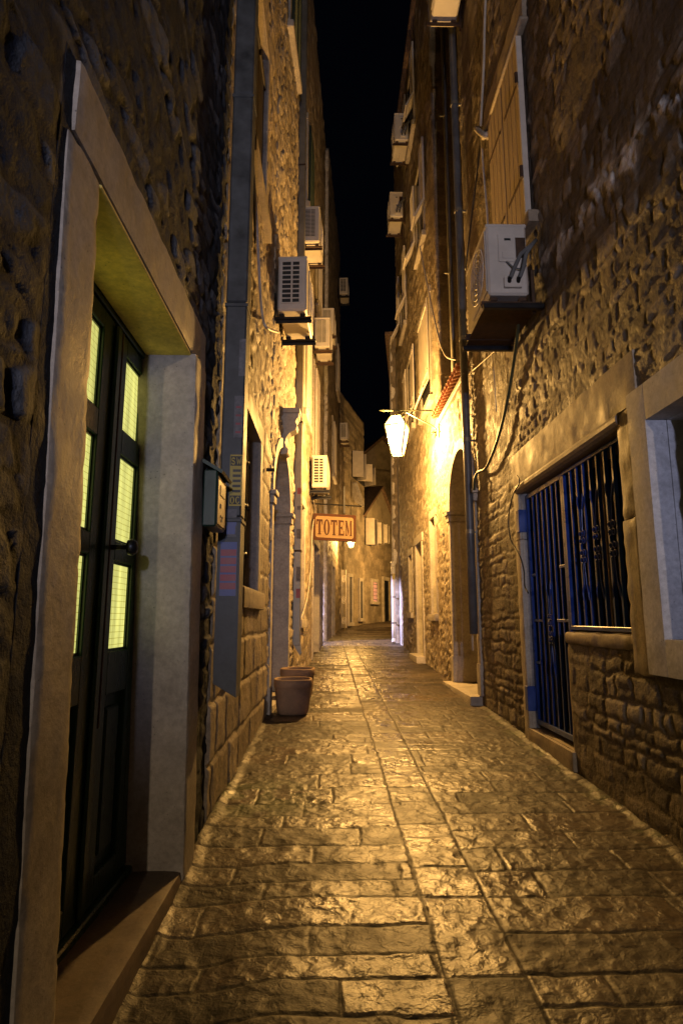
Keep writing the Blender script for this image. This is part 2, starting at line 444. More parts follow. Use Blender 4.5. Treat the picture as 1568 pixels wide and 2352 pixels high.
M['sticker_red'] = plain_mat('red paper', (0.22, 0.045, 0.06), 0.5, var=0.2)
M['sticker_blue'] = plain_mat('blue paper', (0.06, 0.08, 0.22), 0.5, var=0.2)
M['sticker_white'] = plain_mat('torn white paper', (0.11, 0.11, 0.12), 0.7, var=0.5, sc=25)
M['leaf'] = plain_mat('weed leaves', (0.035, 0.075, 0.015), 0.6, var=0.4)
M['roof'] = plain_mat('old roof tiles', (0.13, 0.085, 0.06), 0.85, var=0.6, sc=9, bs=0.8, bsc=14, bd=0.03)
LAMP = (1.0, 0.53, 0.14)
def lamp_glass(name, col, strength):
    m, t, b = nt(name)
    out = next(n for n in t.nodes if n.type == 'OUTPUT_MATERIAL'); t.nodes.remove(b)
    tr = t.nodes.new('ShaderNodeBsdfTransparent'); tr.inputs[0].default_value = (.9, .9, .88, 1)
    em = N_(t, 'ShaderNodeEmission', Strength=strength); em.inputs[0].default_value = (*col, 1)
    ad = t.nodes.new('ShaderNodeAddShader'); t.links.new(tr.outputs[0], ad.inputs[0]); t.links.new(em.outputs[0], ad.inputs[1]); t.links.new(ad.outputs[0], out.inputs[0])
    m.cycles.emission_sampling = 'NONE'
    return m
M['lamp_glass'] = lamp_glass('glowing lantern glass', (1.0, .82, .50), 1.35)
M['bulb'] = lamp_glass('frosted bulb', (1.0, .80, .50), 8.0)
M['led'] = emit_mat('cold floodlight glass', (0.50, 0.52, 1.0), 20.0)
M['red_window'] = emit_mat('lit rosy curtain', (1.0, 0.42, 0.20), 0.9)

# door panes: a lit net curtain behind glass
m, t, b = nt('lit lace curtain')
tc = t.nodes.new('ShaderNodeTexCoord')
br = N_(t, 'ShaderNodeTexBrick', offset=0.0, Scale=1.0); br.inputs['Mortar Size'].default_value = 0.0022; br.inputs['Brick Width'].default_value = 0.016; br.inputs['Row Height'].default_value = 0.028
br.inputs['Mortar Smooth'].default_value = 0.6
sx = t.nodes.new('ShaderNodeSeparateXYZ'); cx = t.nodes.new('ShaderNodeCombineXYZ')
t.links.new(tc.outputs['Object'], sx.inputs[0]); t.links.new(sx.outputs[1], cx.inputs[0]); t.links.new(sx.outputs[2], cx.inputs[1]); t.links.new(cx.outputs[0], br.inputs['Vector'])
br.inputs['Color1'].default_value = (1, 1, 1, 1); br.inputs['Color2'].default_value = (0.96, 0.96, 0.96, 1); br.inputs['Mortar'].default_value = (0.55, 0.50, 0.32, 1)
mp = N_(t, 'ShaderNodeMapping', Scale=(1, 14, 1.2)); t.links.new(tc.outputs['Object'], mp.inputs[0])
c = mixc(t, 1.0, (0.72, 0.70, 0.20), ramp(t, noise(t, 1.6, 3, 0.5, mp.outputs[0]), [(0.3, 0.62), (0.7, 1.2)]), 'MULTIPLY')
c = mixc(t, 1.0, c, br.outputs[0], 'MULTIPLY')
t.links.new(c, b.inputs['Emission Color']); b.inputs['Emission Strength'].default_value = 1.3
b.inputs['Base Color'].default_value = (0.3, 0.32, 0.2, 1); b.inputs['Roughness'].default_value = 0.25
M['curtain'] = m

# paving
m, t, b = nt('worn limestone paving')
at = N_(t, 'ShaderNodeAttribute', attribute_name='tone'); am = N_(t, 'ShaderNodeAttribute', attribute_name='mort')
col = ramp(t, at.outputs['Fac'], [(0.0, (0.020, 0.014, 0.010)), (0.5, (0.050, 0.037, 0.026)), (1.0, (0.112, 0.087, 0.062))])
n1 = noise(t, 4.0, 6, 0.65); n2 = noise(t, 30, 6, 0.72); n3 = noise(t, 0.9, 3, 0.5); n4 = noise(t, 75, 4, 0.7)
col = mixc(t, 0.75, col, mixc(t, 1.0, col, ramp(t, n1, [(0.32, 0.4), (0.5, 0.95), (0.7, 1.3)]), 'MULTIPLY'))
col = mixc(t, 0.7, col, mixc(t, 1.0, col, ramp(t, n2, [(0.33, 0.35), (0.5, 0.95), (0.7, 1.25)]), 'MULTIPLY'))
col = mixc(t, 0.55, col, mixc(t, 1.0, col, ramp(t, n3, [(0.38, (0.5, 0.46, 0.38)), (0.6, (1.1, 1.05, 1.0))]), 'MULTIPLY'))
col = mixc(t, am.outputs['Fac'], col, (0.022, 0.017, 0.012))
ms = N_(t, 'ShaderNodeAttribute', attribute_name='moss'); col = mixc(t, ms.outputs['Fac'], col, (0.035, 0.06, 0.012))
t.links.new(col, b.inputs['Base Color'])
we = N_(t, 'ShaderNodeAttribute', attribute_name='wear')
rg_ = mixc(t, am.outputs['Fac'], mixc(t, we.outputs['Fac'], ramp(t, n1, [(0.34, 0.68), (0.64, 0.46)]), ramp(t, n1, [(0.34, 0.40), (0.64, 0.19)])), (0.8, 0.8, 0.8)); t.links.new(rg_, b.inputs['Roughness'])
n5 = noise(t, 17, 3, 0.55, dist=0.5)
bump(t, b, [(n1, 0.5, 0.02), (n5, 0.85, 0.0095), (n2, 0.7, 0.004)])
b.inputs['Specular IOR Level'].default_value = .38
M['paving'] = m

# ------------------------------------------------------------------ the street
def paving_relief(X, Y):
    xa = 0.425 - 0.008 * Y; xb = 0.715 - 0.008 * Y
    wob = 0.012 * fbm(X * 4, Y * 4, 77, 2)
    zone = np.where(X + wob < xa, 0, np.where(X + wob < xb, 1, 2))
    h = np.zeros(X.shape); tn = np.zeros(X.shape); mo = np.zeros(X.shape)
    for z, rh, sw, sd in ((0, (0.15, 0.34), (0.34, 1.0), 11), (1, (0.24, 0.60), (5, 6), 12), (2, (0.14, 0.33), (0.38, 1.15), 15)):
        hh, tt, mm = coursed(X, Y, sd, rh, sw, 0.0055, 0.0048, 0.007, 0.010)
        k = zone == z
        h[k] = hh[k]; tn[k] = tt[k]; mo[k] = mm[k]
    e = np.minimum(np.abs(X + wob - xa), np.abs(X + wob - xb))
    h = h * sstep(0.002, 0.010, e); mo = np.maximum(mo, 1 - sstep(0.002, 0.007, e))
    h = h + 0.012 * fbm(X * 2.2, Y * 2.2, 5, 3) + 0.007 * fbm(X * 10, Y * 10, 6, 3) - 0.008 * np.abs(fbm(X * 12, Y * 12, 7, 2)) - 0.05 * sstep(-.1, -.65, X) * sstep(4.0, 2.4, Y)
    open_j = sstep(0.02, 0.12, fbm(X * 1.5, Y * 1.7, 31, 2) + 0.10)          # many joints are filled flush
    mo = mo * (0.75 + 0.25 * open_j)
    for edge in (-0.74, 1.84):                                                 # mortar fillet along the house walls
        d = np.abs(X - edge - 0.05 * fbm(Y * 4, Y * 0 + edge, 41, 3))
        h = h + 0.016 * (1 - sstep(0.01, 0.08, d)) * np.where(Y < 7.6, 1, 0)
    return h, tn, mo
xs = np.concatenate([[-60, -20, -6, -3, -1.6], np.arange(-0.9, 2.1, 0.008), [2.6, 3.2, 4.5, 8, 20, 60]])
ys = [-30, -20, -12, -6, -3, -1, 0.4, 1.0]
while ys[-1] < 18: ys.append(ys[-1] + max(0.0065, 0.0027 * ys[-1]))
while ys[-1] < 34: ys.append(ys[-1] + 0.15)
ys = np.array(ys + [40, 60, 100])
XX, YY = np.meshgrid(xs, ys, indexing='ij')
h, tn, mo = paving_relief(XX, YY)
idx = np.arange(XX.size).reshape(XX.shape)
q = np.stack([idx[:-1, :-1], idx[1:, :-1], idx[1:, 1:], idx[:-1, 1:]], -1).reshape(-1, 4)
g = grid_mesh('street', np.stack([XX, YY, gz(YY) + h], -1).reshape(-1, 3), q, M['paving'])
g['kind'] = 'structure'; g['label'] = 'worn shiny limestone slabs paving the narrow alley'
wear = np.clip(np.exp(-((XX - .38) / .62) ** 2) * (1.0 + .9 * fbm(XX * 2.3, YY * 2.3, 93, 3)) + .95 * (tn - .5) + .5 * fbm(XX * 1.1, YY * 1.1, 94, 2), 0, 1)     # polish of the walking line
moss = sstep(.0, .35, fbm(XX * 9, YY * 9, 91, 4) + .35) * .75 * (1 - sstep(.12, .5, np.hypot((XX + .45) / 1.3, (YY - 4.35) / 1.2)))
moss = np.maximum(moss, .5 * sstep(.0, .3, fbm(XX * 11, YY * 11, 92, 3)) * (1 - sstep(.0, .16, np.abs(XX - 1.80))) * np.where(YY < 7.5, 1, 0))
for nm, arr in (('tone', tn), ('mort', mo), ('moss', moss), ('wear', wear)):
    a = g.data.attributes.new(nm, 'FLOAT', 'POINT'); a.data.foreach_set('value', arr.reshape(-1).astype(np.float32))

# ------------------------------------------------------------------ walls' frames
WL1 = Wall((-.74, -20), (-.74, 3.78), 1, -20)
WL2 = Wall((-.74, 3.78), (-.74, 7.0), 1, 3.78)
WL3 = Wall((-.74, 7.0), (-.56, 10.0), 1, 7.0)
WL4 = Wall((-.56, 10.0), (-.24, 16.2), 1, 10.0)
WL5 = Wall((-.15, 17.6), (.30, 23.5), 1, 17.6)
WR1 = Wall((1.84, -20), (1.84, 7.72), -1, -20)
WRG = Wall((1.84, 7.72), (1.84, 9.9), -1, 7.72)
WR2 = Wall((1.84, 9.9), (1.84, 16.3), -1, 9.9)
WR2E = Wall((4.2, 9.9), (1.84, 9.9), -1, 0)
WR3F = Wall((4.0, 16.9), (1.70, 16.9), -1, 0)
WR3S = Wall((1.70, 16.9), (2.75, 25.0), -1, 16.9)
WB1 = Wall((.30, 23.52), (1.45, 27.5), 1, 0)
WB2 = Wall((1.45, 27.5), (5.2, 36.2), 1, 0)
for w in (WR2E, WR3F):
    if w.N[1] > 0: w.N = -w.N
for w in (WB1, WB2):
    if w.N[1] > 0: w.N = -w.N
WL4E = Wall((-.24, 16.2), (-6, 16.2), 1, 0)
if WL4E.N[1] < 0: WL4E.N = -WL4E.N
WL5E = Wall((-6, 17.6), (-.15, 17.6), 1, 0)
if WL5E.N[1] > 0: WL5E.N = -WL5E.N
WALY = Wall((-6, 16.0), (-6, 17.8), 1, 0)

def block(W, parent, name, u0, u1, n0, n1, v0, v1, mat, res=0.05, r=0.012, amp=0.006, seed=1, chips=0.0, label=None, lean=0.0):
    def T(p):
        return W.T((p[0] - lean * (p[2] - 0.15), p[1], p[2]))
    return MB().rough(u0, u1, n0, n1, v0, v1, T, res, r, amp, seed, chips).build(name, mat, parent, label, smooth=True)
def bx(W, parent, name, boxes, mat, c=0.004, label=None):
    mb = MB()
    for a in boxes: mb.box(*a, c, W.T)
    return mb.build(name, mat, parent, label)

def shutter_boxes(W, mb, u0, u1, v0, v1, n, louvre, flap=0.0, planks=5):
    """one leaf, flat to the wall at distance n; flap: length of a bottom part that tips outwards"""
    vb = v0 + flap
    def leaf(T, a, b):
        if louvre:
            mb.box(u0, u0 + .05, n, n + .04, a, b, .004, T); mb.box(u1 - .05, u1, n, n + .04, a, b, .004, T)
            mb.box(u0 + .05, u1 - .05, n, n + .04, a, a + .06, .004, T); mb.box(u0 + .05, u1 - .05, n, n + .04, b - .06, b, .004, T)
            k = a + .08
            while k < b - .09:
                def TS(p, k=k):
                    return T((p[0], n + .02 + (p[1] - n - .02) * .7 - (p[2] - k) * .7, k + (p[2] - k) * .7 + (p[1] - n - .02) * .3))
                mb.box(u0 + .05, u1 - .05, n + .012, n + .022, k - .022, k + .022, 0, TS); k += .055
        else:
            wd = (u1 - u0) / planks
            for i in range(planks):
                mb.box(u0 + i * wd + .003, u0 + (i + 1) * wd - .003, n, n + .028, a, b, .004, T)
            for q in (a + .16, b - .16):
                mb.box(u0 + .02, u1 - .02, n + .028, n + .046, q - .035, q + .035, .003, T)
    leaf(W.T, vb, v1)
    if flap:
        an = R(26); ca, sa = math.cos(an), math.sin(an)
        def TF(p):
            dv_, dn = p[2] - vb, p[1] - n
            return W.T((p[0], n + dn * ca - dv_ * sa, vb + dv_ * ca + dn * sa))
        leaf(TF, v0, vb - .012)
    return mb

def window(W, parent, u0, u1, v0, v1, fw_=0.14, trim='trim', pane='glass_dark', sill=True, bars=0, depth=0.2, proud=0.02, res=0.05, seed=3, label=None):
    """pane (the part) > frame, sill, bar"""
    p = bx(W, parent, 'window', [(u0 - .01, u1 + .01, -depth - .04, -depth, v0 - .01, v1 + .01)], M[pane], 0, label)
    mb = MB()
    for a in ((u0 - fw_, u0, v0 - .02, v1), (u1, u1 + fw_, v0 - .02, v1), (u0 - fw_ - .02, u1 + fw_ + .02, v1, v1 + fw_ * 1.15)):
        mb.rough(a[0], a[1], -depth - .05, proud, a[2], a[3], W.T, res, .010, .005, seed, .01)
    mb.build('frame', M[trim], p, smooth=True)
    if sill: block(W, p, 'sill', u0 - fw_ - .03, u1 + fw_ + .03, -depth - .05, proud + .05, v0 - .02 - fw_, v0 - .022, M[trim], res, .014, .006, seed + 1, .012)
    if bars:
        for k in range(bars):
            uu = u0 + (u1 - u0) * (k + .5) / bars
            MB().tube([W.T((uu, -.06, v0)), W.T((uu, -.06, v1))], .011, 6).build('bar', M['iron'], p)
        for vv in (v0 + (v1 - v0) * .33, v0 + (v1 - v0) * .67):
            MB().tube([W.T((u0, -.06, vv)), W.T((u1, -.06, vv))], .010, 6).build('bar', M['iron'], p)
    return p

# ================================================================== LEFT: dark rubble house with the green door
hL1 = thing('stone_house', 'dark rough rubble house with green double door and glowing yellow panes', 'house', (-.74, 2.4, 0), 'old stone houses along the alley')
DU0, DU1, DV0, DV1 = 1.80, 3.20, 0.17, 2.70
def rel_L1(u, v):
    wu = u + .05 * fbm(u * 4, v * 4, 20, 3); wv = v + .04 * fbm(u * 4 + 7, v * 4, 26, 3)
    f1, f2, t_ = voro(wu / .25 + .5 * (np.floor(wv / .13) % 2), wv / .13, 21)
    e = f2 - f1 + .10 * fbm(u * 14, v * 14, 27, 3)
    st = sstep(.13, .36, e)                                             # stones stand out of wide smooth mortar
    near = sstep(1.9, 1.35, u)
    h_ = st * (.008 + .009 * t_) * (1 + .5 * fbm(u * 6, v * 6, 28, 3)) - st * .012 * np.abs(fbm(u * 11, v * 14, 25, 4)) + .006 * fbm(u * 4, v * 4, 24, 4)
    return h_, t_, 1 - sstep(.12, .24, e)
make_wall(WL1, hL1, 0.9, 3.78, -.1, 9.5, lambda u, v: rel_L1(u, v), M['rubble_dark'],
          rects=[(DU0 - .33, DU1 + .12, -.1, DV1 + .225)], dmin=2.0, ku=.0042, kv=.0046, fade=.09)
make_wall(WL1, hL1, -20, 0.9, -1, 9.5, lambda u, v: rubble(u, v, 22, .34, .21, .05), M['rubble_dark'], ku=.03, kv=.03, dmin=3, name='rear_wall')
block(WL1, hL1, 'door_jamb', 1.61, 1.845, -.20, .013, -.05, DV1, M['trim_grey'], .022, .016, .005, 4, .014, 'worn near door jamb', lean=.048)
block(WL1, hL1, 'door_jamb', DU1 - .04, DU1 + .21, -.30, .040, -.05, DV1, M['trim_grey'], .022, .014, .005, 5, .016, 'far door jamb with pitted face', lean=.075)
block(WL1, hL1, 'mortar_strip', 1.455, 1.74, -.20, .002, -.05, DV1 + .23, M['rubble_dark'], .03, .004, .006, 15)
block(WL1, hL1, 'door_lintel', DU0 - .285, DU1 + .10, -.30, .018, DV1 + .002, DV1 + .24, M['trim_grey'], .030, .012, .006, 6, .006)
block(WL1, hL1, 'door_step', DU0 - .02, DU1 + .0, -.22, .03, -.1, .165, M['step_stone'], .03, .014, .006, 7, .01)
bx(WL1, hL1, 'threshold', [(DU0, DU1, -.30, -.205, .05, .196)], M['green_paint'], .008)
bx(WL1, hL1, 'lintel_soffit', [(DU0 - .07, DU1 - .06, -.222, .010, DV1 - .012, DV1 + .001)], M['soffit_light_tint'], .003)  # added slab, the glow of the panes painted into its yellow
bx(WL1, hL1, 'transom', [(DU0, DU1, -.31, -.225, 2.665, DV1 - .002)], M['green_paint'], .004)
for k, (a, b, p0, p1) in enumerate(((DU0 + .03, 2.575, 2.02, 2.455), (2.605, DU1 - .01, 2.745, 3.005))):
    mb = MB(); n0, n1 = -.29, -.235
    vs = [(1.205, 1.605), (1.695, 2.10), (2.215, 2.58)]
    mb.box(a, p0, n0, n1, .20, 2.66, .004, WL1.T); mb.box(p1, b, n0, n1, .20, 2.66, .004, WL1.T)
    z = [.20] + [x for q_ in vs for x in q_] + [2.66]
    for i in range(0, len(z), 2):
        if i == 0:
            mb.box(p0, p1, n0, n1, .20, .30, .004, WL1.T); mb.box(p0, p1, n0, n1, 1.02, 1.205, .004, WL1.T)
            mb.box(p0, p1, n0 - .004, n1 - .028, .30, 1.02, .002, WL1.T)                      # sunk panel
            mb.box(p0 + .05, p1 - .05, n1 - .028, n1 - .008, .36, .96, .012, WL1.T)            # raised field
        else: mb.box(p0, p1, n0, n1, z[i], z[i + 1], .004, WL1.T)
    for va, vb in vs:                                                                          # glazing beads
        for q_ in ((p0, p0 + .012, va, vb), (p1 - .012, p1, va, vb), (p0 + .012, p1 - .012, va, va + .012), (p0 + .012, p1 - .012, vb - .012, vb)):
            mb.box(q_[0], q_[1], n0, n1 - .014, q_[2], q_[3], 0, WL1.T)
    door = mb.build('door', M['green_paint'], hL1)
    for va, vb in vs:
        bx(WL1, door, 'pane', [(p0 + .002, p1 - .002, -.262, -.256, va + .002, vb - .002)], M['curtain'], 0)
    if k == 0:
        bx(WL1, door, 'meeting_strip', [(2.565, 2.62, n1 + .001, n1 + .020, .21, 2.65)], M['green_paint'], .008)
    else:
        bx(WL1, door, 'stile_edge', [(2.645, 2.662, n1 + .001, n1 + .014, .9, 2.65)], M['stile_reflection'], .004)  # brown strip paints a warm reflection on the green leaf
        kb = MB().tube([WL1.T((2.66, n1, 1.655)), WL1.T((2.66, n1 + .085, 1.655))], [.012, .010], 10)
        kb.tube([WL1.T((2.66, n1 + x, 1.655)) for x in (.082, .088, .105, .122, .128)], [.016, .033, .037, .028, .010], 14)
        kb.tube([WL1.T((2.66, n1, 1.655)), WL1.T((2.66, n1 + .006, 1.655))], .03, 14)
        kb.build('door_knob', M['iron'], door, smooth=True)
bx(WL1, hL1, 'door_backing', [(DU0 - .1, DU1 + .1, -.40, -.36, -.05, DV1 + .1)], M['iron'], 0)

# mailbox
mbx = thing('mailbox', 'dark green metal mailbox with bronze front hung beside the door', 'mailbox', WL1.T((3.3, 0, 1.83)))
bx(WL1, mbx, 'body', [(3.20, 3.46, .05, .125, 1.83, 2.14)], M['mail_green'], .008)
bx(WL1, mbx, 'front_plate', [(3.212, 3.448, .125, .131, 1.845, 2.11)], M['mail_front'], .003)
bx(WL1, mbx, 'slot', [(3.26, 3.40, .131, .135, 2.01, 2.065)], M['iron'], .001)
bx(WL1, mbx, 'keyhole', [(3.275, 3.288, .131, .136, 1.94, 1.965)], M['iron'], .001)
for a, b_ in ((3.29, 1.89), (3.34, 1.89), (3.315, 1.87)): bx(WL1, mbx, 'vent_hole', [(a, a + .012, .131, .135, b_, b_ + .014)], M['iron'], .001)
mb = MB(); mb.prism([(.045, 2.175), (.150, 2.115), (.158, 2.13), (.045, 2.197)], 3.185, 3.475, lambda p: WL1.T((p[2], p[0], p[1])))
mb.build('lid', M['mail_green'], mbx)

# ================================================================== LEFT: hewn stone house
hL2 = thing('stone_house', 'squared stone house with barred window between the big duct and the arched door', 'house', (-.74, 5.6, .2), 'old stone houses along the alley')
def rel_L2(u, v):
    a, ta, ma = coursed(u, v, 33, (.26, .36), (.35, .75), .022, .012, .014)
    b_, tb, mb_ = rubble(u, v, 35, .30, .20, .022)
    w = sstep(3.2, 3.6, v + .1 * fbm(u * 3, v * 3, 8))
    return a * (1 - w) + b_ * w, ta * (1 - w) + tb * w, ma * (1 - w) + mb_ * w
make_wall(WL2, hL2, 3.78, 7.0, -.1, 13, rel_L2, M['ashlar'], rects=[(4.95, 6.02, 1.62, 3.12), (4.95, 5.95, 5.6, 7.6), (4.95, 5.95, 9.2, 11.0)], dmin=4.6, ku=.0036, kv=.0036)
w = window(WL2, hL2, 4.95, 6.02, 1.62, 3.12, .17, 'trim_brown', bars=0, depth=.30, res=.03, seed=9, label='ground floor window behind thick black bars')
for uu in (5.12, 5.35, 5.58, 5.82):
    MB().tube([WL2.T((uu, -.10, 1.62)), WL2.T((uu, -.10, 3.12))], .016, 8).build('bar', M['iron'], w)
for vv in (1.95, 2.42, 2.85):
    o_ = MB().tube([WL2.T((4.95, -.10, vv)), WL2.T((6.02, -.10, vv))], .014, 8)
    for uu in (5.12, 5.35, 5.58, 5.82): o_.ball(WL2.T((uu, -.10, vv)), .03, 8)
    o_.build('bar', M['iron'], w)
for a in (5.6, 9.2):
    w = window(WL2, hL2, 4.95, 5.95, a, a + (2.0 if a < 6 else 1.8), .16, 'trim_brown', depth=.22, seed=int(a))
    mb = MB(); shutter_boxes(WL2, mb, 4.96, 5.44, a + .02, a + 1.76, -.06, False); shutter_boxes(WL2, mb, 5.46, 5.94, a + .02, a + 1.76, -.06, False)
    mb.build('shutter', M['dark_wood'], w)
MB().tube([WL2.T((6.42, .03, 2.93)), WL2.T((6.42, .12, 2.93))], .02, 8).build('iron_hook', M['iron'], hL2)

# big square duct with stickers at the joint of the two houses
dk = thing('drain_duct', 'wide grey square metal duct covered with peeling stickers', 'downpipe', WL1.T((3.7, .1, .95)), 'downpipes on the house walls')
for a, b_ in ((.92, 1.95), (1.955, 3.35), (3.355, 4.9), (4.905, 6.4), (6.405, 9.0)):
    mb = MB()
    if a < 1: mb.prism([(.055, .98), (.19, .90), (.19, b_), (.055, b_)], 3.640, 3.800, lambda p: WL1.T((p[2], p[0], p[1])))
    else: mb.box(3.640, 3.800, .055, .19, a, b_, .010, WL1.T)
    mb.box(3.632, 3.808, .05, .197, b_ - .03, b_ - .004, .004, WL1.T)
    mb.build('duct_section', M['grey_metal'], dk)
def sticker(parent, u0, n0, n1, v0, v1, mat, stripes=(), text=None, tmat='sticker_black', W=WL1):
    s = MB().box(u0 - .002, u0 - .0005, n0, n1, v0, v1, 0, W.T).build('sticker', M[mat], parent)
    if stripes:
        for a, b_, c, d in stripes: MB().box(u0 - .0032, u0 - .0022, n0 + (n1 - n0) * a, n0 + (n1 - n0) * b_, v0 + (v1 - v0) * c, v0 + (v1 - v0) * d, 0, W.T).build('print', M[tmat], s)
    return s
def letters(word, T, h, w, gap, serif=True, bold=.26):
    """slab letters as closed outlines in the plane a (along), b (up)"""
    mb = MB(); x = 0
    def pl(p): mb.prism([(x + a * w, b_ * h) for a, b_ in p], 0, 1, T)
    for ch in word:
        B = bold; sb = .09
        rect = lambda a0, a1, b0, b1: pl([(a0, b0), (a1, b0), (a1, b1), (a0, b1)])
        if ch == 'T':
            rect(0, 1, .86, 1); rect(.5 - B / 2, .5 + B / 2, 0.0, .86); rect(0, .13, .66, .86); rect(.87, 1, .66, .86); rect(.24, .5 - B / 2, 0, .07); rect(.5 + B / 2, .76, 0, .07)
        elif ch == 'E':
            rect(.08, .08 + B, 0, 1); rect(.08 + B, .92, .88, 1); rect(.08 + B, .95, 0, .12); rect(.08 + B, .7, .45, .56); rect(.82, .92, .70, .88); rect(.84, .95, .12, .32); rect(.6, .7, .36, .45); rect(.6, .7, .56, .66); rect(0, .08, 0, .07); rect(0, .08, .93, 1)
        elif ch == 'M':
            rect(.06, .20, 0, .93); rect(.78, .78 + B * .75, 0, .93); pl([(.06, .93), (.30, .93), (.56, .22), (.46, .02)]); pl([(.46, .02), (.56, .22), (.76, .93), (.82, .93)])
            rect(-.04, .30, .93, 1); rect(.76, 1.06, .93, 1); rect(-.04, .30, 0, .06) if False else rect(-.03, .06, 0, .07); rect(.20, .29, 0, .07); rect(.70, .78, 0, .07); rect(.78 + B * .75, 1.06, 0, .07)
        elif ch in 'OC0':
            n = 28; cut = range(n) if ch != 'C' else range(3, n - 2)
            for k in cut:
                a0, a1 = 2 * math.pi * k / n, 2 * math.pi * (k + 1) / n
                e = lambda a, rx, ry: (.5 + rx * math.cos(a), .5 + ry * math.sin(a))
                pl([e(a0, .5, .52), e(a1, .5, .52), e(a1, .5 - B, .44), e(a0, .5 - B, .44)])
        elif ch == 'S':
            pts = [(.85, .78), (.62, .93), (.35, .93), (.15, .78), (.2, .6), (.5, .5), (.8, .4), (.85, .22), (.65, .07), (.38, .07), (.12, .22)]
            for (a, b_), (c_, d_) in zip(pts[:-1], pts[1:]):
                L = math.hypot(c_ - a, d_ - b_); px_, py_ = -(d_ - b_) / L * .1, (c_ - a) / L * .1
                pl([(a - px_, b_ - py_), (c_ - px_, d_ - py_), (c_ + px_, d_ + py_), (a + px_, b_ + py_)])
        elif ch == 'W':
            for a0, a1 in (((.0, 1), (.25, 0)), ((.25, 0), (.5, .8)), ((.5, .8), (.75, 0)), ((.75, 0), (1, 1))):
                pl([(a0[0], a0[1]), (a0[0] + .16, a0[1]), (a1[0] + .16, a1[1]), (a1[0], a1[1])])
        x += w + gap
    return mb
ys_ = sticker(dk, 3.64, .115, .19, 2.02, 2.34, 'sticker_yellow', [(.05, .95, .78, .97), (.05, .95, .03, .2)] + [(.25, .9, .26 + .1 * i, .31 + .1 * i) for i in range(5)])
letters('SW', lambda p: WL1.T((3.6355 + .001 * p[2], .122 + p[0], 2.277 + p[1])), .045, .026, .006).build('lettering', M['sticker_yellow'], ys_)
letters('OC', lambda p: WL1.T((3.6355 + .001 * p[2], .122 + p[0], 2.034 + p[1])), .042, .026, .006).build('lettering', M['sticker_yellow'], ys_)
sticker(dk, 3.64, .075, .172, 1.48, 1.80, 'sticker_blue', [(.02, .98, .12 + .155 * i, .24 + .155 * i) for i in range(5)], tmat='sticker_red')
sticker(dk, 3.64, .09, .165, 1.83, 2.0, 'sticker_white', [(.0, .9, .1, .4), (.3, 1, .4, .6)], tmat='sticker_blue')
sticker(dk, 3.64, .13, .185, 2.45, 2.72, 'sticker_white', [(.2, .8, .1 + .2 * i, .15 + .2 * i) for i in range(4)], tmat='sticker_red')
sticker(dk, 3.64, .15, .19, 2.85, 3.1, 'sticker_white')

# ================================================================== LEFT: bright house with arched door
hL3 = thing('stone_house', 'brightly lit rubble house with arched doorway and carved keystone bracket', 'house', (-.66, 8.5, .3), 'old stone houses along the alley')
AU, AR, AV = 7.97, .74, 2.85
make_wall(WL3, hL3, 7.0, 10.0, 0, 15, lambda u, v: rubble(u, v, 45, .27, .15, .028, (.03, .25)), M['rubble_pale'], arches=[(AU, AR + .06, AV)], dmin=7, ku=.0028, kv=.0026)
def arch_door(W, parent, uc, r_, vs, v0, depth, ring, proud, trim, seed=2):
    mb = MB(); n = 18
    for k in range(n):
        a0, a1 = math.pi * k / n, math.pi * (k + 1) / n
        P = lambda a, rr: (uc + rr * math.cos(a), vs + rr * math.sin(a))
        mb.prism([P(a0, r_), P(a0, r_ + ring), P(a1, r_ + ring), P(a1, r_)], -depth, proud, lambda p: W.T((p[0], p[2], p[1])))
    mb.build('door_arch', M[trim], parent)
    for sd in (-1, 1):
        a, b_ = sorted((uc + sd * r_, uc + sd * (r_ + ring)))
        j = block(W, parent, 'door_jamb', a, b_, -depth, proud, v0, vs - .16, M[trim], .05, .01, .005, seed, .012)
        a2, b2 = (a - .02, b_ + .05) if sd > 0 else (a - .05, b_ + .02)
        block(W, j, 'capital', a2, b2, -depth, proud + .025, vs - .16, vs - .06, M[trim], .05, .012, .003, seed)
        block(W, j, 'capital', a2 - .02, b2 + .02, -depth, proud + .05, vs - .06, vs - .002, M[trim], .05, .010, .003, seed)
        block(W, j, 'base', a - .012, b_ + .012, -depth, proud + .014, v0, v0 + .38, M[trim], .05, .01, .004, seed + 1)
    mb = MB(); nb = 6; wd = 2 * r_ / nb
    for i in range(nb):
        ua, ub = uc - r_ + i * wd, uc - r_ + (i + 1) * wd
        um = max(abs(ua - uc), abs(ub - uc)); um = min(abs(ua - uc), abs(ub - uc))
        mb.box(ua + .004, ub - .004, -depth - .05, -depth + .05, v0, vs + math.sqrt(max(0, r_ * r_ - um * um)) + .05, .004, W.T)
    d = mb.build('door', M['dark_wood'], parent)
    return d
arch_door(WL3, hL3, AU, AR, AV, .2, .34, .13, .035, 'trim')
mb = MB()                                                     # carved console on the crown of the arch
prof = [(.0, 3.50), (.06, 3.50), (.085, 3.56), (.07, 3.62), (.055, 3.66), (.075, 3.74), (.12, 3.80), (.20, 3.84), (.215, 3.90), (.19, 3.95), (.215, 4.0), (.235, 4.02), (.235, 4.12), (.0, 4.12)]
mb.prism(prof, AU - .10, AU + .10, lambda p: WL3.T((p[2], p[0], p[1])))
for v_ in (4.07,): mb.box(AU - .125, AU + .125, 0, .25, v_, v_ + .07, .006, WL3.T)
mb.tube([WL3.T((AU - .11, .055, 3.55)), WL3.T((AU + .11, .055, 3.55))], .05, 12)
mb.build('keystone_bracket', M['trim'], hL3)
block(WL3, hL3, 'door_step', AU - AR - .05, AU + AR + .05, -.3, .05, .1, .36, M['trim'], .06, .012, .006, 3)
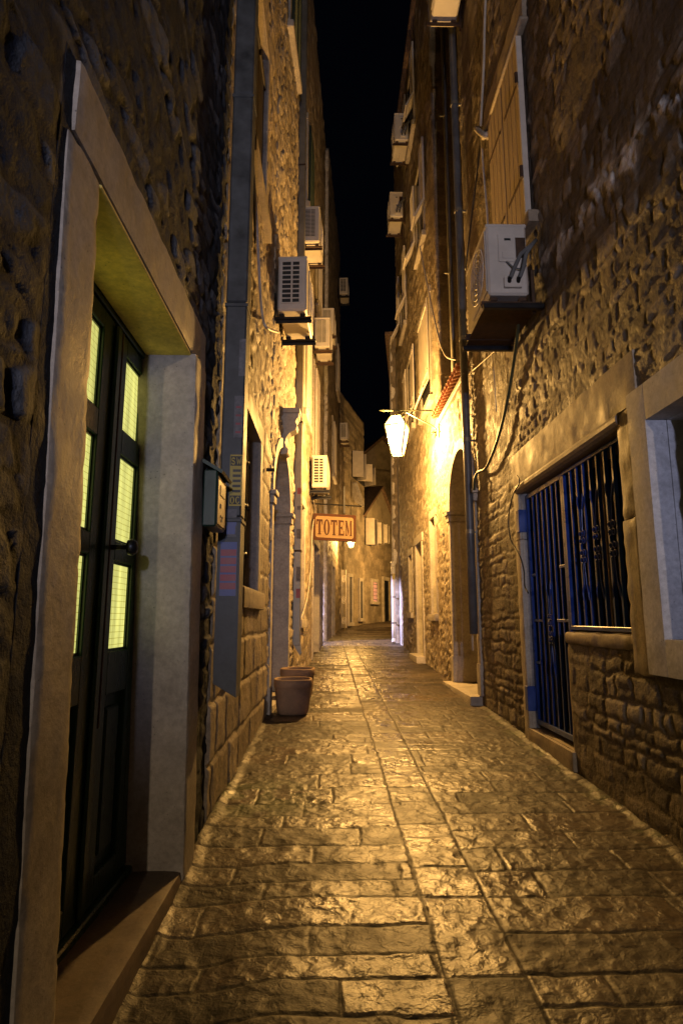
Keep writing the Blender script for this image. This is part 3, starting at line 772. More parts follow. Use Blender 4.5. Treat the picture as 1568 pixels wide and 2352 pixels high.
def upper_window(W, parent, u0, u1, v0, v1, sh='shutter_white', louvre=True, open_=False, flap=0.0, trim='trim'):
    p = bx(W, parent, 'window', [(u0, u1, .012, .03, v0, v1)], M['glass_dark'], 0)
    mb = MB()
    for a in ((u0 - .13, u0, v0, v1), (u1, u1 + .13, v0, v1), (u0 - .15, u1 + .15, v1, v1 + .15)): mb.box(a[0], a[1], -.05, .05, a[2], a[3], .01, W.T)
    mb.build('frame', M[trim], p)
    MB().box(u0 - .16, u1 + .16, -.05, .10, v0 - .13, v0, .012, W.T).build('sill', M[trim], p)
    um = (u0 + u1) / 2
    if not open_:
        for a, b_ in ((u0 + .01, um - .005), (um + .005, u1 - .01)):
            shutter_boxes(W, MB(), a, b_, v0 + .01, v1 - .01, .055, louvre, flap).build('shutter', M[sh], p)
    else:
        wd = um - u0
        for a, b_ in ((u0 - wd - .02, u0 - .02), (u1 + .02, u1 + wd + .02)):
            shutter_boxes(W, MB(), a, b_, v0, v1, .07, louvre, flap).build('shutter', M[sh], p)
    return p
upper_window(WL3, hL3, 7.9, 8.8, 10.2, 12.0, 'shutter_green', True)

# ================================================================== LEFT: far houses
hL4 = thing('stone_house', 'tall plain stone house with dark shop door under the wooden hanging sign', 'house', (-.4, 13, .5), 'old stone houses along the alley')
make_wall(WL4, hL4, 10.0, 16.2, .1, 15.4, lambda u, v: rubble(u, v, 55, .34, .2, .022), M['rubble_pale'], rects=[(10.2, 10.85, 1.36, 3.3), (12.9, 14.5, .1, 2.95)], dmin=11, ku=.0035, kv=.003)
make_wall(WL4E, hL4, 0, 5.7, .1, 15.4, lambda u, v: rubble(u, v, 56, .34, .2, .022), M['rubble_pale'], ku=.008, kv=.006, dmin=14, name='side_wall')
window(WL4, hL4, 10.2, 10.85, 1.36, 3.3, .15, 'trim', depth=.2, seed=5, proud=.03)
d = bx(WL4, hL4, 'door', [(12.9 + i * .4 + .003, 12.9 + (i + 1) * .4 - .003, -.20, -.15, .55, 2.95) for i in range(4)], M['shutter_green'], .005, 'tall dark folding shop door')
mb = MB()
for a in ((12.74, 12.9, .5, 2.95), (14.5, 14.66, .5, 2.95), (12.72, 14.68, 2.95, 3.13)): mb.rough(a[0], a[1], -.22, .035, a[2], a[3], WL4.T, .07, .01, .005, 5)
mb.build('frame', M['trim'], d, smooth=True)
mb = MB()                                                     # small bent sheet hood over the shop door
for i, (n0, n1, v_) in enumerate(((0.0, .07, 3.42), (.07, .13, 3.36), (.13, .18, 3.27))): mb.prism([(n0, v_ + .06), (n1, v_ - .01), (n1, v_ + .015), (n0, v_ + .085)], 12.8, 14.6, lambda p: WL4.T((p[2], p[0], p[1])))
mb.box(12.75, 12.8, 0, .17, 3.16, 3.2, .004, WL4.T); mb.prism([(.0, 3.0), (.02, 3.0), (.17, 3.28), (.15, 3.28)], 12.8, 12.85, lambda p: WL4.T((p[2], p[0], p[1])))
mb.build('door_hood', M['iron'], hL4)
upper_window(WL4, hL4, 10.4, 11.3, 5.0, 7.3, 'shutter_white', True)
upper_window(WL4, hL4, 12.6, 13.5, 4.75, 6.75, 'shutter_white', True)
upper_window(WL4, hL4, 10.6, 11.5, 9.2, 11.0, 'shutter_green', True)
upper_window(WL4, hL4, 13.2, 14.1, 8.6, 10.4, 'shutter_white', True)
hL5 = thing('stone_house', 'narrow brown house past the cold lit gap, with bare upper wall', 'house', (0, 20, .8), 'old stone houses along the alley')
make_wall(WL5, hL5, 17.6, 23.5, .2, 16.5, lambda u, v: rubble(u, v, 65, .34, .2, .025), M['far_stone'], rects=[(19.4, 20.4, .2, 3.0)], dmin=18, ku=.004, kv=.003)
make_wall(WL5E, hL5, 0, 5.85, .2, 16.5, lambda u, v: rubble(u, v, 66, .34, .2, .02), M['plaster'], ku=.006, kv=.005, dmin=17, name='side_wall')
d = bx(WL5, hL5, 'door', [(19.4, 19.89, -.2, -.15, .75, 3.0), (19.91, 20.4, -.2, -.15, .75, 3.0)], M['dark_wood'], .005)
mb = MB()
for a in ((19.25, 19.4, .7, 3.0), (20.4, 20.55, .7, 3.0), (19.23, 20.57, 3.0, 3.16)): mb.box(a[0], a[1], -.22, .04, a[2], a[3], .01, WL5.T)
mb.build('frame', M['trim'], d)
upper_window(WL5, hL5, 19.4, 20.3, 6.0, 7.8, 'shutter_white', True)
upper_window(WL5, hL5, 21.2, 22.1, 9.6, 11.4, 'shutter_white', True)

# ================================================================== RIGHT: brown rubble house with the blue bars
hR1 = thing('stone_house', 'brown mortared rubble house with blue barred opening and white framed window', 'house', (1.84, 4.5, .2), 'old stone houses along the alley')
GU0, GU1, GM = 3.72, 5.82, 4.83            # window part GU0..GM, gate part GM..GU1
GZ0, GS, GZ1 = .36, 1.25, 2.55
WU0, WU1, WV0, WV1 = 2.25, 3.30, 1.24, 2.46
def rel_R1(u, v):
    h_, t_, m_ = coursed(u, v, 75, (.07, .17), (.10, .34), .016, .010, .026, .04)
    h_ = h_ - .010 * np.abs(fbm(u * 9, v * 11, 81, 4)) * (1 - m_)
    fl = sstep(-.38, .22, fbm(u * 1.3, v * 1.3, 76, 3)); h_ = h_ * (.3 + .7 * fl) + .010 * fbm(u * 4, v * 5, 78, 5)
    # a band of bluish light painted as pale raised stones at first floor height
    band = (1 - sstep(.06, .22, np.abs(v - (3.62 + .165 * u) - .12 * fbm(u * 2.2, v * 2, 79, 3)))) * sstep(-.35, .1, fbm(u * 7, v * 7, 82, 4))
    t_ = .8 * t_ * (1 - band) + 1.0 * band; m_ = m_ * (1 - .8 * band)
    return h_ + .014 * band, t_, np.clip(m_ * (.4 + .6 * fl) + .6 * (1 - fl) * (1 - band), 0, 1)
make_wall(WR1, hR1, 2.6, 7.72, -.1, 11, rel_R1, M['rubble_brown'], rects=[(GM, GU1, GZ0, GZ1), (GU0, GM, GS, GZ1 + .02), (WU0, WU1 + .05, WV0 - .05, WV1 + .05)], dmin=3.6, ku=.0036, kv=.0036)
make_wall(WR1, hR1, -20, 2.6, -1, 11, lambda u, v: rubble(u, v, 75, .30, .19, .03), M['rubble_brown'], ku=.03, kv=.03, dmin=3, name='rear_wall')
block(WR1, hR1, 'gate_lintel', GU0 - .26, GU1 + .16, -.28, .022, GZ1 + .085, GZ1 + .42, M['trim_brown'], .04, .01, .009, 3, .006)
mb = MB(); mb.tube([WR1.T((GU0 - .04 + (GU1 - GU0 + .08) * i / 20, .0, GZ1 + .045)) for i in range(21)], .052, 12); mb.box(GU0 - .02, GU1 + .02, -.28, -.012, GZ1, GZ1 + .09, .004, WR1.T)
mb.build('gate_moulding', M['trim_brown'], hR1, smooth=False)
block(WR1, hR1, 'gate_jamb', GU0 - .20, GU0 - .002, -.28, .03, 1.95, GZ1 + .08, M['trim_brown'], .035, .012, .009, 8, .02)
block(WR1, hR1, 'gate_jamb', GU0 - .22, GU0 - .004, -.28, .045, 1.02, 1.948, M['trim_brown'], .035, .014, .009, 9, .02)
block(WR1, hR1, 'gate_jamb', GU1 + .002, GU1 + .15, -.28, .03, .2, 2.1, M['trim'], .035, .012, .007, 10, .015)
block(WR1, hR1, 'gate_jamb', GU1 + .004, GU1 + .17, -.28, .026, 2.102, GZ1 + .08, M['trim'], .035, .012, .007, 11, .015)
block(WR1, hR1, 'gate_sill', GU0 - .02, GM + .02, -.30, .022, GS - .10, GS - .003, M['trim_brown'], .03, .025, .010, 12, .02)
block(WR1, hR1, 'gate_step', GM - .02, GU1 + .14, -.30, .03, .1, GZ0 - .003, M['trim_brown'], .04, .014, .008, 13, .015)
block(WR1, hR1, 'gate_wall_end', GM - .012, GM + .028, -.30, .0, GZ0, GS - .12, M['trim_brown'], .04, .01, .006, 14)
# blue ironwork
gate = bx(WR1, hR1, 'barred_gate', [(GM + .035, GM + .08, -.085, -.04, GZ0 + .04, GZ1 - .02), (GU1 - .05, GU1 - .005, -.085, -.04, GZ0 + .04, GZ1 - .02), (GM + .08, GU1 - .05, -.085, -.04, GZ1 - .065, GZ1 - .02), (GM + .08, GU1 - .05, -.085, -.04, GZ0 + .04, GZ0 + .085)], M['blue_iron'], .003)
for k in range(6):
    uu = GM + .08 + (GU1 - GM - .13) * (k + 1) / 7
    MB().box(uu - .011, uu + .011, -.075, -.05, GZ0 + .08, GZ1 - .06, .002, WR1.T).build('bar', M['blue_iron'], gate)
for a, b_, vv in ((GM + .08, GM + .22, 1.77), (GM + .08, GM + .34, 1.33), (GU1 - .3, GU1 - .05, 1.33), (GU1 - .18, GU1 - .05, .95), (GU1 - .18, GU1 - .05, 1.75)):
    MB().box(a, b_, -.078, -.047, vv - .012, vv + .012, .002, WR1.T).build('cross_bar', M['blue_iron'], gate)
for vv in (.62, 2.28): MB().box(GU1 - .02, GU1 + .06, -.10, .036, vv - .11, vv + .11, .004, WR1.T).build('hinge_plate', M['blue_iron'], gate)
gr_ = bx(WR1, hR1, 'barred_window', [(GU0 + .005, GM + .03, -.085, -.04, GS + .012, GS + .042), (GU0 + .005, GM + .03, -.085, -.04, GZ1 - .045, GZ1 - .015), (GM - .005, GM + .030, -.087, -.038, GS + .045, GZ1 - .05), (GU0 + .005, GU0 + .03, -.085, -.04, GS + .045, GZ1 - .05)], M['blue_iron'], .003)
for k in range(8):
    uu = GU0 + .03 + (GM - GU0 - .05) * (k + .9) / 8.6
    MB().box(uu - .012, uu + .012, -.077, -.05, GS + .04, GZ1 - .04, .002, WR1.T).build('bar', M['blue_iron'], gr_)
def ornament(parent, uc, vc):
    mb = MB()
    for dv_ in (-.10, -.045, .045, .10):
        for du_ in (-.026, .026):
            mb.tube([WR1.T((uc + du_ + .020 * math.cos(a), -.045, vc + dv_ + .022 * math.sin(a))) for a in [2 * math.pi * k / 10 for k in range(10)]], .0045, 6, closed=True)
            mb.ball(WR1.T((uc + du_, -.036, vc + dv_)), .008, 6)
    for sd in (-1, 1):
        for du_ in (-.05, .05):
            mb.tube([WR1.T((uc + du_ * .2, -.045, vc + sd * .12)), WR1.T((uc + du_ * .5, -.045, vc + sd * .28)), WR1.T((uc + du_, -.045, vc + sd * .34)), WR1.T((uc + du_, -.045, vc + sd * .40))], [.004, .004, .008, .002], 6)
    mb.build('scroll_ornament', M['blue_iron'], parent)
for k in (2, 4, 6): ornament(gr_, GU0 + .03 + (GM - GU0 - .05) * (k + .4) / 8.6, 1.88)
ornament(gate, (GM + GU1) / 2, 1.26)
# the store room behind the bars
bx(WR1, hR1, 'store_room', [(GU0 - .3, GU1 + .3, -1.9, -1.86, .0, 3.0), (GU0 - .34, GU0 - .3, -1.9, -.28, .0, 3.0), (GU1 + .3, GU1 + .34, -1.9, -.28, .0, 3.0), (GU0 - .3, GU1 + .3, -1.86, -.28, 2.98, 3.02), (GU0 - .3, GU1 + .3, -1.86, -.30, .26, .30)], M['dark_wood'], 0)
for k in range(4):
    o_ = MB(); a = Vector(WR1.T((3.95 + .11 * k, -.42 - .02 * k, 1.15))); b2 = Vector(WR1.T((3.62 + .11 * k, -.34, 2.0)))
    dv_ = (b2 - a); sd = Vector((0, dv_.z, -dv_.y)).normalized() * .035; th = Vector((.012, 0, 0))
    V = [a - sd - th, a + sd - th, a + sd + th, a - sd + th, b2 - sd - th, b2 + sd - th, b2 + sd + th, b2 - sd + th]
    o_.add(V, [(0, 1, 2, 3), (4, 7, 6, 5), (0, 4, 5, 1), (1, 5, 6, 2), (2, 6, 7, 3), (3, 7, 4, 0)])
    tag(o_.build('plank', M['plank']), ['splintered plank leaning lowest behind the blue bars', 'raw plank leaning second from the far end behind the blue bars', 'raw plank leaning third behind the blue bars', 'raw plank leaning farthest inside behind the blue bars'][k], 'plank', 'planks leaning in the store room')
tag(bx(WR1, None, 'wooden_post', [(4.78, 4.84, -.40, -.34, .31, 2.9)], M['plank'], .006), 'rough upright wooden post standing just inside the blue gate', 'post')

# white framed window at the edge
wp = bx(WR1, hR1, 'window', [(WU0, WU1, -.34, -.30, WV0, WV1)], M['white_wall'], 0, 'white window with smooth broad surround and iron lattice')
mb = MB()
for a in ((WU1, WU1 + .20, WV0 - .2, WV1 + .22), (WU0 - .2, WU0, WV0 - .2, WV1 + .22), (WU0, WU1, WV1, WV1 + .22), (WU0, WU1, WV0 - .2, WV0)):
    mb.rough(a[0], a[1], -.06, .065, a[2], a[3], WR1.T, .06, .006, .003, 4)
mb.build('frame', M['white_wall'], wp, smooth=True)
bx(WR1, wp, 'reveal', [(WU1 + .001, WU1 + .04, -.36, -.062, WV0 - .04, WV1 + .04), (WU0 - .04, WU0 - .001, -.36, -.062, WV0 - .04, WV1 + .04), (WU0, WU1, -.36, -.062, WV1 + .001, WV1 + .04), (WU0, WU1, -.36, -.062, WV0 - .04, WV0 - .001)], M['white_wall'], 0)
mb = MB()
for k in range(7):
    uu = WU0 + .1 + k * .15
    if uu < WU1: mb.tube([WR1.T((uu, -.16, WV0)), WR1.T((uu, -.16, WV1))], .010, 6)
for k in range(6): mb.tube([WR1.T((WU0, -.16, WV0 + .12 + k * .2)), WR1.T((WU1, -.16, WV0 + .12 + k * .2))], .010, 6)
mb.build('lattice', M['shutter_white'], wp)
# tall tan shutter upstairs, with its stone head
ws = bx(WR1, hR1, 'window', [(5.0, 6.12, .0, .02, 4.98, 6.92)], M['dark_wood'], 0)
for a, b_ in ((5.02, 5.55), (5.57, 6.10)):
    s_ = MB(); wd = (b_ - a) / 4
    for i in range(4): s_.box(a + i * wd + .004, a + (i + 1) * wd - .004, .045, .072, 4.98, 6.90, .004, WR1.T)
    sh = s_.build('shutter', M['shutter_tan'], ws)
MB().box(4.985, 5.018, .03, .085, 4.98, 6.90, .004, WR1.T).build('shutter_edge', M['shutter_white'], ws)
for vv in (5.42, 6.42):
    mb = MB().box(5.02, 5.48, .073, .079, vv - .02, vv + .02, .001, WR1.T); mb.box(5.64, 6.08, .073, .079, vv - .02, vv + .02, .001, WR1.T); mb.tube([WR1.T((4.99, .10, vv - .06)), WR1.T((4.99, .10, vv + .06))], .018, 8)
    mb.build('strap_hinge', M['rust'], ws)
mb = MB(); mb.rough(4.86, 6.32, -.1, .055, 6.94, 7.30, WR1.T, .06, .012, .010, 6, .01); mb.box(4.84, 6.34, 0, .09, 6.925, 6.965, .012, WR1.T)
mb.build('head', M['trim_brown'], ws, smooth=True)
block(WR1, ws, 'sill', 4.88, 6.24, -.1, .10, 4.84, 4.96, M['trim_brown'], .06, .012, .006, 7)

# ================================================================== RIGHT: courtyard wall with arch
hRG = thing('courtyard_wall', 'low wall with tall stone arched gateway and tiled coping beside the lantern', 'wall', (1.84, 8.8, .3))
hRG['kind'] = 'thing'
QU, QR, QV = 8.52, .76, 2.98
make_wall(WRG, hRG, 7.72, 9.9, .0, 4.62, lambda u, v: rubble(u, v, 85, .26, .16, .022), M['rubble_pale'], arches=[(QU, QR + .06, QV)], dmin=8, ku=.0028, kv=.0028)
arch_door(WRG, hRG, QU, QR, QV, .42, .42, .15, .03, 'trim', 6)
block(WRG, hRG, 'door_step', QU - QR - .1, QU + QR + .25, -.3, .16, .12, .415, M['trim'], .05, .02, .008, 3, .02)
bx(WRG, hRG, 'coping', [(7.74, 9.88, -.45, .06, 4.60, 4.68)], M['trim_brown'], .01)
mb = MB()
for row, (n_, z_) in enumerate(((.17, 4.70), (-.03, 4.80))):
    for k in range(15):
        uc = 7.80 + k * .142
        pts = [(uc + .062 * math.cos(a), z_ + .062 * math.sin(a)) for a in [math.pi * i / 8 for i in range(9)]]
        inn = [(uc + .048 * math.cos(a), z_ + .048 * math.sin(a)) for a in [math.pi * i / 8 for i in range(9)]][::-1]
        mb.prism(pts + inn, 0, .24, lambda p, n_=n_: WRG.T((p[0], n_ - p[2], p[1] + p[2] * .32)))
        pts = [(uc + .071 + .05 * math.cos(a), z_ + .0 - .03 * math.sin(a)) for a in [math.pi * i / 6 for i in range(7)]]
        inn = [(a, b_ + .014) for a, b_ in pts][::-1]
        mb.prism(pts + inn, 0, .24, lambda p, n_=n_: WRG.T((p[0], n_ - .02 - p[2], p[1] + p[2] * .32)))
mb.build('roof_tile', M['terracotta'], hRG)

# ================================================================== RIGHT: lantern house
hR2 = thing('stone_house', 'tall rubble house carrying the glowing lantern, with many pale open shutters', 'house', (1.84, 12, .5), 'old stone houses along the alley')
make_wall(WR2, hR2, 9.9, 16.3, .1, 14.8, lambda u, v: rubble(u, v, 95, .24, .14, .022, (.03, .25)), M['rubble_pale'], rects=[(10.72, 11.2, 1.45, 3.15), (12.35, 13.15, .3, 2.9), (13.95, 14.45, 1.5, 2.8)], dmin=10, ku=.0034, kv=.003)
make_wall(WR2E, hR2, 0, 2.36, .1, 14.8, lambda u, v: coursed(u, v, 96, (.16, .3), (.3, .6), .02), M['ashlar'], dmin=10, ku=.004, kv=.004, name='end_wall')
w = window(WR2, hR2, 10.72, 11.2, 1.45, 3.15, .13, 'trim', depth=.22, seed=5, proud=.03, bars=3)
d = bx(WR2, hR2, 'door', [(12.35, 12.74, -.26, -.2, .6, 2.9), (12.76, 13.15, -.26, -.2, .6, 2.9)], M['dark_wood'], .006)
mb = MB()
for a in ((12.2, 12.35, .55, 2.9), (13.15, 13.3, .55, 2.9), (12.18, 13.32, 2.9, 3.08)): mb.rough(a[0], a[1], -.28, .04, a[2], a[3], WR2.T, .06, .01, .006, 6, .01)
mb.build('frame', M['trim'], d, smooth=True)
block(WR2, hR2, 'door_step', 12.15, 13.35, -.25, .2, .3, .62, M['trim'], .06, .02, .008, 4, .02)
window(WR2, hR2, 13.95, 14.45, 1.5, 2.8, .13, 'trim', depth=.2, seed=7, proud=.03)
upper_window(WR2, hR2, 10.62, 11.75, 5.35, 7.35, 'shutter_white', False, flap=.35)
upper_window(WR2, hR2, 13.0, 13.9, 5.6, 7.3, 'shutter_white', False, True, .3)
upper_window(WR2, hR2, 11.0, 11.9, 8.9, 10.7, 'shutter_white', True, True, .45)
upper_window(WR2, hR2, 14.1, 15.0, 8.6, 10.4, 'shutter_white', True, True, .45)
upper_window(WR2, hR2, 12.0, 12.9, 12.3, 14.0, 'shutter_white', True, True, .4)
bx(WR2, hR2, 'eave', [(9.9, 16.3, -.3, .12, 14.8, 14.92)], M['roof'], .01)

hR3 = thing('plastered_house', 'whitewashed plaster house corner washed by cold light beyond the lantern', 'house', (1.7, 17, .7))
make_wall(WR3F, hR3, 0, 2.3, .2, 9.6, lambda u, v: rubble(u, v, 105, .5, .4, .012), M['plaster'], dmin=17, ku=.004, kv=.004, name='front_wall')
make_wall(WR3S, hR3, 16.9, 25, .2, 9.6, lambda u, v: rubble(u, v, 106, .34, .2, .02), M['far_stone'], dmin=17, ku=.006, kv=.005, name='side_wall')
make_wall(Wall((1.84, 16.3), (1.84, 16.9), -1, 0), hR3, 0, .6, .2, 9.0, lambda u, v: rubble(u, v, 107, .5, .4, .012), M['plaster'], dmin=17, ku=.006, kv=.006, name='return_wall')
WR3B = Wall((2.75, 25.0), (7.0, 25.0), 1, 0)
if WR3B.N[1] < 0: WR3B.N = -WR3B.N
make_wall(WR3B, hR3, 0, 5.05, .2, 9.6, lambda u, v: rubble(u, v, 108, .34, .2, .02), M['far_stone'], dmin=25, ku=.01, kv=.01, name='rear_wall')
bx(WR3S, hR3, 'eave', [(16.8, 25, -.3, .15, 9.6, 9.7)], M['roof'], .01)

# ================================================================== the end of the alley
hB1 = thing('stone_house', 'far house at the bend with white shutters and a hanging cable bundle', 'house', (.9, 25.5, 1), 'old stone houses along the alley')
make_wall(WB1, hB1, 0, WB1.L, .4, 10.4, lambda u, v: coursed(u, v, 115, (.2, .34), (.3, .7), .035), M['far_stone'], dmin=24, ku=.004, kv=.0035)
hB2 = thing('stone_house', 'low gabled house closing the alley with a rosy lit barred window', 'house', (2.4, 29.8, 1.1), 'old stone houses along the alley')
make_wall(WB2, hB2, 0, WB2.L, .5, 5.9, lambda u, v: coursed(u, v, 125, (.2, .34), (.3, .7), .03), M['far_stone'], dmin=28, ku=.004, kv=.0035)
u_g, v_g = WB2.uv(875, 1125)
mb = MB().prism([(0.0, 5.9), (u_g, v_g), (u_g * 2 - 0.0, 5.9)], -.4, 0, lambda p: WB2.T((p[0], p[2], p[1]))); mb.build('gable', M['gable_stone'], hB2)
mb = MB()
mb.prism([(-.15, 5.88), (u_g, v_g + .08), (u_g, v_g + .2), (-.25, 5.98)], -6, .12, lambda p: WB2.T((p[0], p[2], p[1])))
mb.prism([(u_g, v_g + .08), (u_g * 2 + .15, 5.88), (u_g * 2 + .25, 5.98), (u_g, v_g + .2)], -6, .12, lambda p: WB2.T((p[0], p[2], p[1]))); mb.build('roof', M['roof'], hB2)
def far_window(W, parent, pa, pb, pane='glass_dark', bars=0, fr=.14, label=None, door=False):
    u0, v1 = W.uv(*pa); u1, v0 = W.uv(*pb)
    p = bx(W, parent, 'door' if door else 'window', [(u0, u1, .035, .06, v0, v1)], M[pane], 0, label)
    mb = MB()
    for a in ((u0 - fr, u0, v0, v1), (u1, u1 + fr, v0, v1), (u0 - fr, u1 + fr, v1, v1 + fr)): mb.box(a[0], a[1], -.05, .10, a[2], a[3], .01, W.T)
    if not door: mb.box(u0 - fr - .03, u1 + fr + .03, -.05, .14, v0 - .14, v0, .01, W.T)
    mb.build('frame', M['trim'], p)
    for k in range(bars):
        MB().tube([W.T((u0 + (u1 - u0) * (k + .5) / bars, .085, v0)), W.T((u0 + (u1 - u0) * (k + .5) / bars, .085, v1))], .012, 5).build('bar', M['iron'], p)
    if bars:
        for k in range(5): MB().tube([W.T((u0, .085, v0 + (v1 - v0) * (k + .5) / 5)), W.T((u1, .085, v0 + (v1 - v0) * (k + .5) / 5))], .010, 5).build('bar', M['iron'], p)
    return p
far_window(WB1, hB1, (798, 1325), (804, 1430)); far_window(WB1, hB1, (823, 1335), (829, 1420))
far_window(WB2, hB2, (852, 1337), (863, 1382), 'red_window', 4, .16, 'rosy lit window behind iron bars')
far_window(WB2, hB2, (878, 1333), (891, 1428), 'glass_dark', 0, .18, door=True)
def far_shutters(W, parent, pa, pb, flap=0.0, n=.06):
    u0, v1 = W.uv(*pa); u1, v0 = W.uv(*pb); um = (u0 + u1) / 2
    p = bx(W, parent, 'window', [(u0, u1, .02, .04, v0, v1)], M['glass_dark'], 0)
    for a, b_, ang in ((u0, um, 1), (um, u1, -1)):
        mb = MB(); hinge = a if ang > 0 else b_
        def T(pp, hinge=hinge, ang=ang):                     # leaf swung out from the wall
            du_ = pp[0] - hinge; an = R(62) * ang
            return W.T((hinge + du_ * math.cos(an), n + abs(du_) * math.sin(abs(an)) + (pp[1] - n), pp[2]))
        mb.box(a, b_, n, n + .035, v0, v1, .004, T); mb.box(a + .06, b_ - .06, n + .03, n + .05, v0 + .1, v1 - .1, .004, T)
        mb.build('shutter', M['shutter_white'], p)
    return p
far_shutters(WB1, hB1, (806, 1035), (818, 1105)); far_shutters(WB1, hB1, (819, 1065), (834, 1118))
far_shutters(WB2, hB2, (836, 1190), (850, 1255)); far_shutters(WB2, hB2, (854, 1200), (866, 1252)); far_shutters(WB2, hB2, (870, 1205), (880, 1250))
hB3 = thing('stone_house', 'dim tall house with steep roof rising behind the gabled house', 'house', (3, 38, 1.4), 'old stone houses along the alley')
WB3 = Wall((1.2, 36.5), (5.5, 38.5), 1, 0)
if WB3.N[1] > 0: WB3.N = -WB3.N
make_wall(WB3, hB3, 0, WB3.L, 1, 10.6, lambda u, v: coursed(u, v, 135, (.2, .34), (.3, .7), .03), M['far_stone'], dmin=36, ku=.006, kv=.006)
mb = MB().prism([(-.3, 10.4), (2.2, 12.6), (WB3.L + .3, 10.2), (WB3.L + .3, 10.35), (2.2, 12.8), (-.3, 10.6)], -6, .2, lambda p: WB3.T((p[0], p[2], p[1]))); mb.build('roof', M['roof'], hB3)
MB().prism([(0, 10.6), (2.2, 12.55), (WB3.L, 10.3)], -.4, -.02, lambda p: WB3.T((p[0], p[2], p[1]))).build('gable', M['gable_stone'], hB3)

# ================================================================== air conditioners
def make_ac(coarse):
    """local: back on the wall at y=0, street side +y, x along the wall; coil grille at +x end, valves at -x end"""
    t = thing('air_conditioner', 'x', 'air conditioner', (0, 0, 0), 'air conditioners hung on the house walls', local=True)
    W_, D0, D1, H = .40, .05, .37, .66
    mb = MB().box(-W_, W_, D0, D1, 0, H, .018); mb.box(-W_ - .004, W_ + .004, D0 - .004, D1 + .004, H - .03, H + .006, .008)
    body = mb.build('casing', M['ac_white'], t)
    fc = MB().box(-W_ + .02, W_ - .22, D1 + .001, D1 + .012, .04, H - .05, .006)
    for r_ in (.05, .10, .15, .20, .245): fc.tube([(-.10 + r_ * math.cos(a), D1 + .02, .32 + r_ * math.sin(a)) for a in [2 * math.pi * k / 20 for k in range(20)]], .004, 4, closed=True)
    for k in range(8): fc.tube([(-.10, D1 + .02, .32), (-.10 + .25 * math.cos(k * math.pi / 4), D1 + .016, .32 + .25 * math.sin(k * math.pi / 4))], .004, 4)
    fc.build('fan_guard', M['ac_white'], t)
    gp = MB().box(W_ + .0045, W_ + .006, D0 + .035, D1 - .075, .09, H - .06, 0).build('coil', M['ac_dark'], t)
    g_ = MB(); ra, rb, n = .09, H - .06, 9 if coarse else 20
    a, b_ = D0 + .03, D1 - .07; mid = a + (b_ - a) * .56
    for q_ in (a, mid - .008 if coarse else mid - .004, b_ - .012): g_.box(W_ + .006, W_ + .016, q_, q_ + (.020 if coarse else .010), ra, rb, .002)
    for k in range(n + 1):
        z_ = ra + (rb - ra) * k / n; e = .0075 if coarse else .005
        g_.box(W_ + .006, W_ + .014, a, b_, z_ - e, z_ + e, .002)
    g_.build('grille', M['ac_white'], gp)
    sv = MB().box(-W_ - .010, -W_ - .0045, D0 + .10, D1 - .09, .30, .56, .003); sv.box(-W_ - .016, -W_ - .010, D0 + .11, D1 - .12, .33, .39, .003)
    sv = sv.build('service_cover', M['ac_white'], t)
    MB().box(-W_ - .013, -W_ - .0105, D0 + .13, D1 - .14, .50, .52, 0).build('vent_slot', M['ac_dark'], sv)
    MB().box(-W_ - .008, -W_ - .0045, D0 + .012, D0 + .09, .34, .53, 0).build('rating_plate', M['rust'], t)
    vb = MB().box(-W_ - .03, -W_ - .0045, D0 + .06, D1 - .12, .055, .15, .004)
    vb = vb.build('valve_plate', M['ac_white'], t)
    for q_ in (D0 + .08, D0 + .15):
        MB().tube([(-W_ - .03, q_ + .01, .12), (-W_ - .06, q_, .14), (-W_ - .07, q_ - .02, .20), (-W_ - .06, q_ * .6 - .0, .34), (-W_ - .05, .02, .44), (-W_ - .02, -.02, .50)], .017, 8).build('hose', M['hose'], vb, smooth=True)
        MB().tube([(-W_ - .02, q_ + .01, .10), (-W_ - .055, q_ + .01, .135)], .016, 8).build('valve', M['iron'], vb)
    MB().tube([(-W_ - .012, D0 + .17, .30), (-W_ - .03, D0 + .13, .24), (-W_ - .03, D0 + .08, .22), (-W_ - .03, D0 + .02, .25)], .007, 6).build('wire', M['hose'], sv)
    for x in (-.33, .30):
        mb = MB().box(x - .02, x + .02, 0, .42, -.06, -.035, .003); mb.box(x - .02, x - .014, 0, .42, -.10, -.06, .001)
        mb.box(x - .025, x + .025, -.01, .018, -.14, .26, .003)
        for q_ in (.09, .32): mb.box(x - .03, x + .03, q_ - .03, q_ + .03, -.035, 0, .006)
        mb.build('bracket', M['rust' if not coarse else 'iron'], t)
    return t
ac_c, ac_f = make_ac(True), make_ac(False)
used = set()
def ac(proto, W, uc, v, label, sx=1.0, sy=1.0, sz=1.0, n=.03, white=True):
    o = proto if proto not in used else copy_tree(proto)
    used.add(proto)
    o.location = W.T((uc, n, v))
    o.rotation_euler = (0, 0, math.atan2(W.N[1], W.N[0]) - math.pi / 2); o.scale = (sx, sy, sz)
    o['label'] = label
    return o
ac(ac_f, WR1, 5.32, 4.15, 'large cream air conditioner with hoses on rusty tray under the tan shutter', 1.0, 1.12, 1.03, n=.06)
ac(ac_c, WL3, 7.42, 5.10, 'air conditioner with coarse dark grille on black arms above the arched door', 1.0, 1.12, 1.10, n=.0)
ac(ac_f, WL3, 9.8, 7.66, 'upper brown air conditioner above the coarse grilled one', .9, .9, 1.0)
ac(ac_f, WL4, 12.5, 7.0, 'fine grilled air conditioner beside and below the dark upper one', 1.0, 1.0, 1.0, n=.02)
ac(ac_f, WL4, 14.6, 8.35, 'half hidden air conditioner just beyond the fine grilled one', 1.0, .95, 1.0, n=.02)
ac(ac_c, WL4, 12.2, 3.9, 'air conditioner with narrow dark grille directly above the wooden sign', 1.0, .95, .98, n=.01)
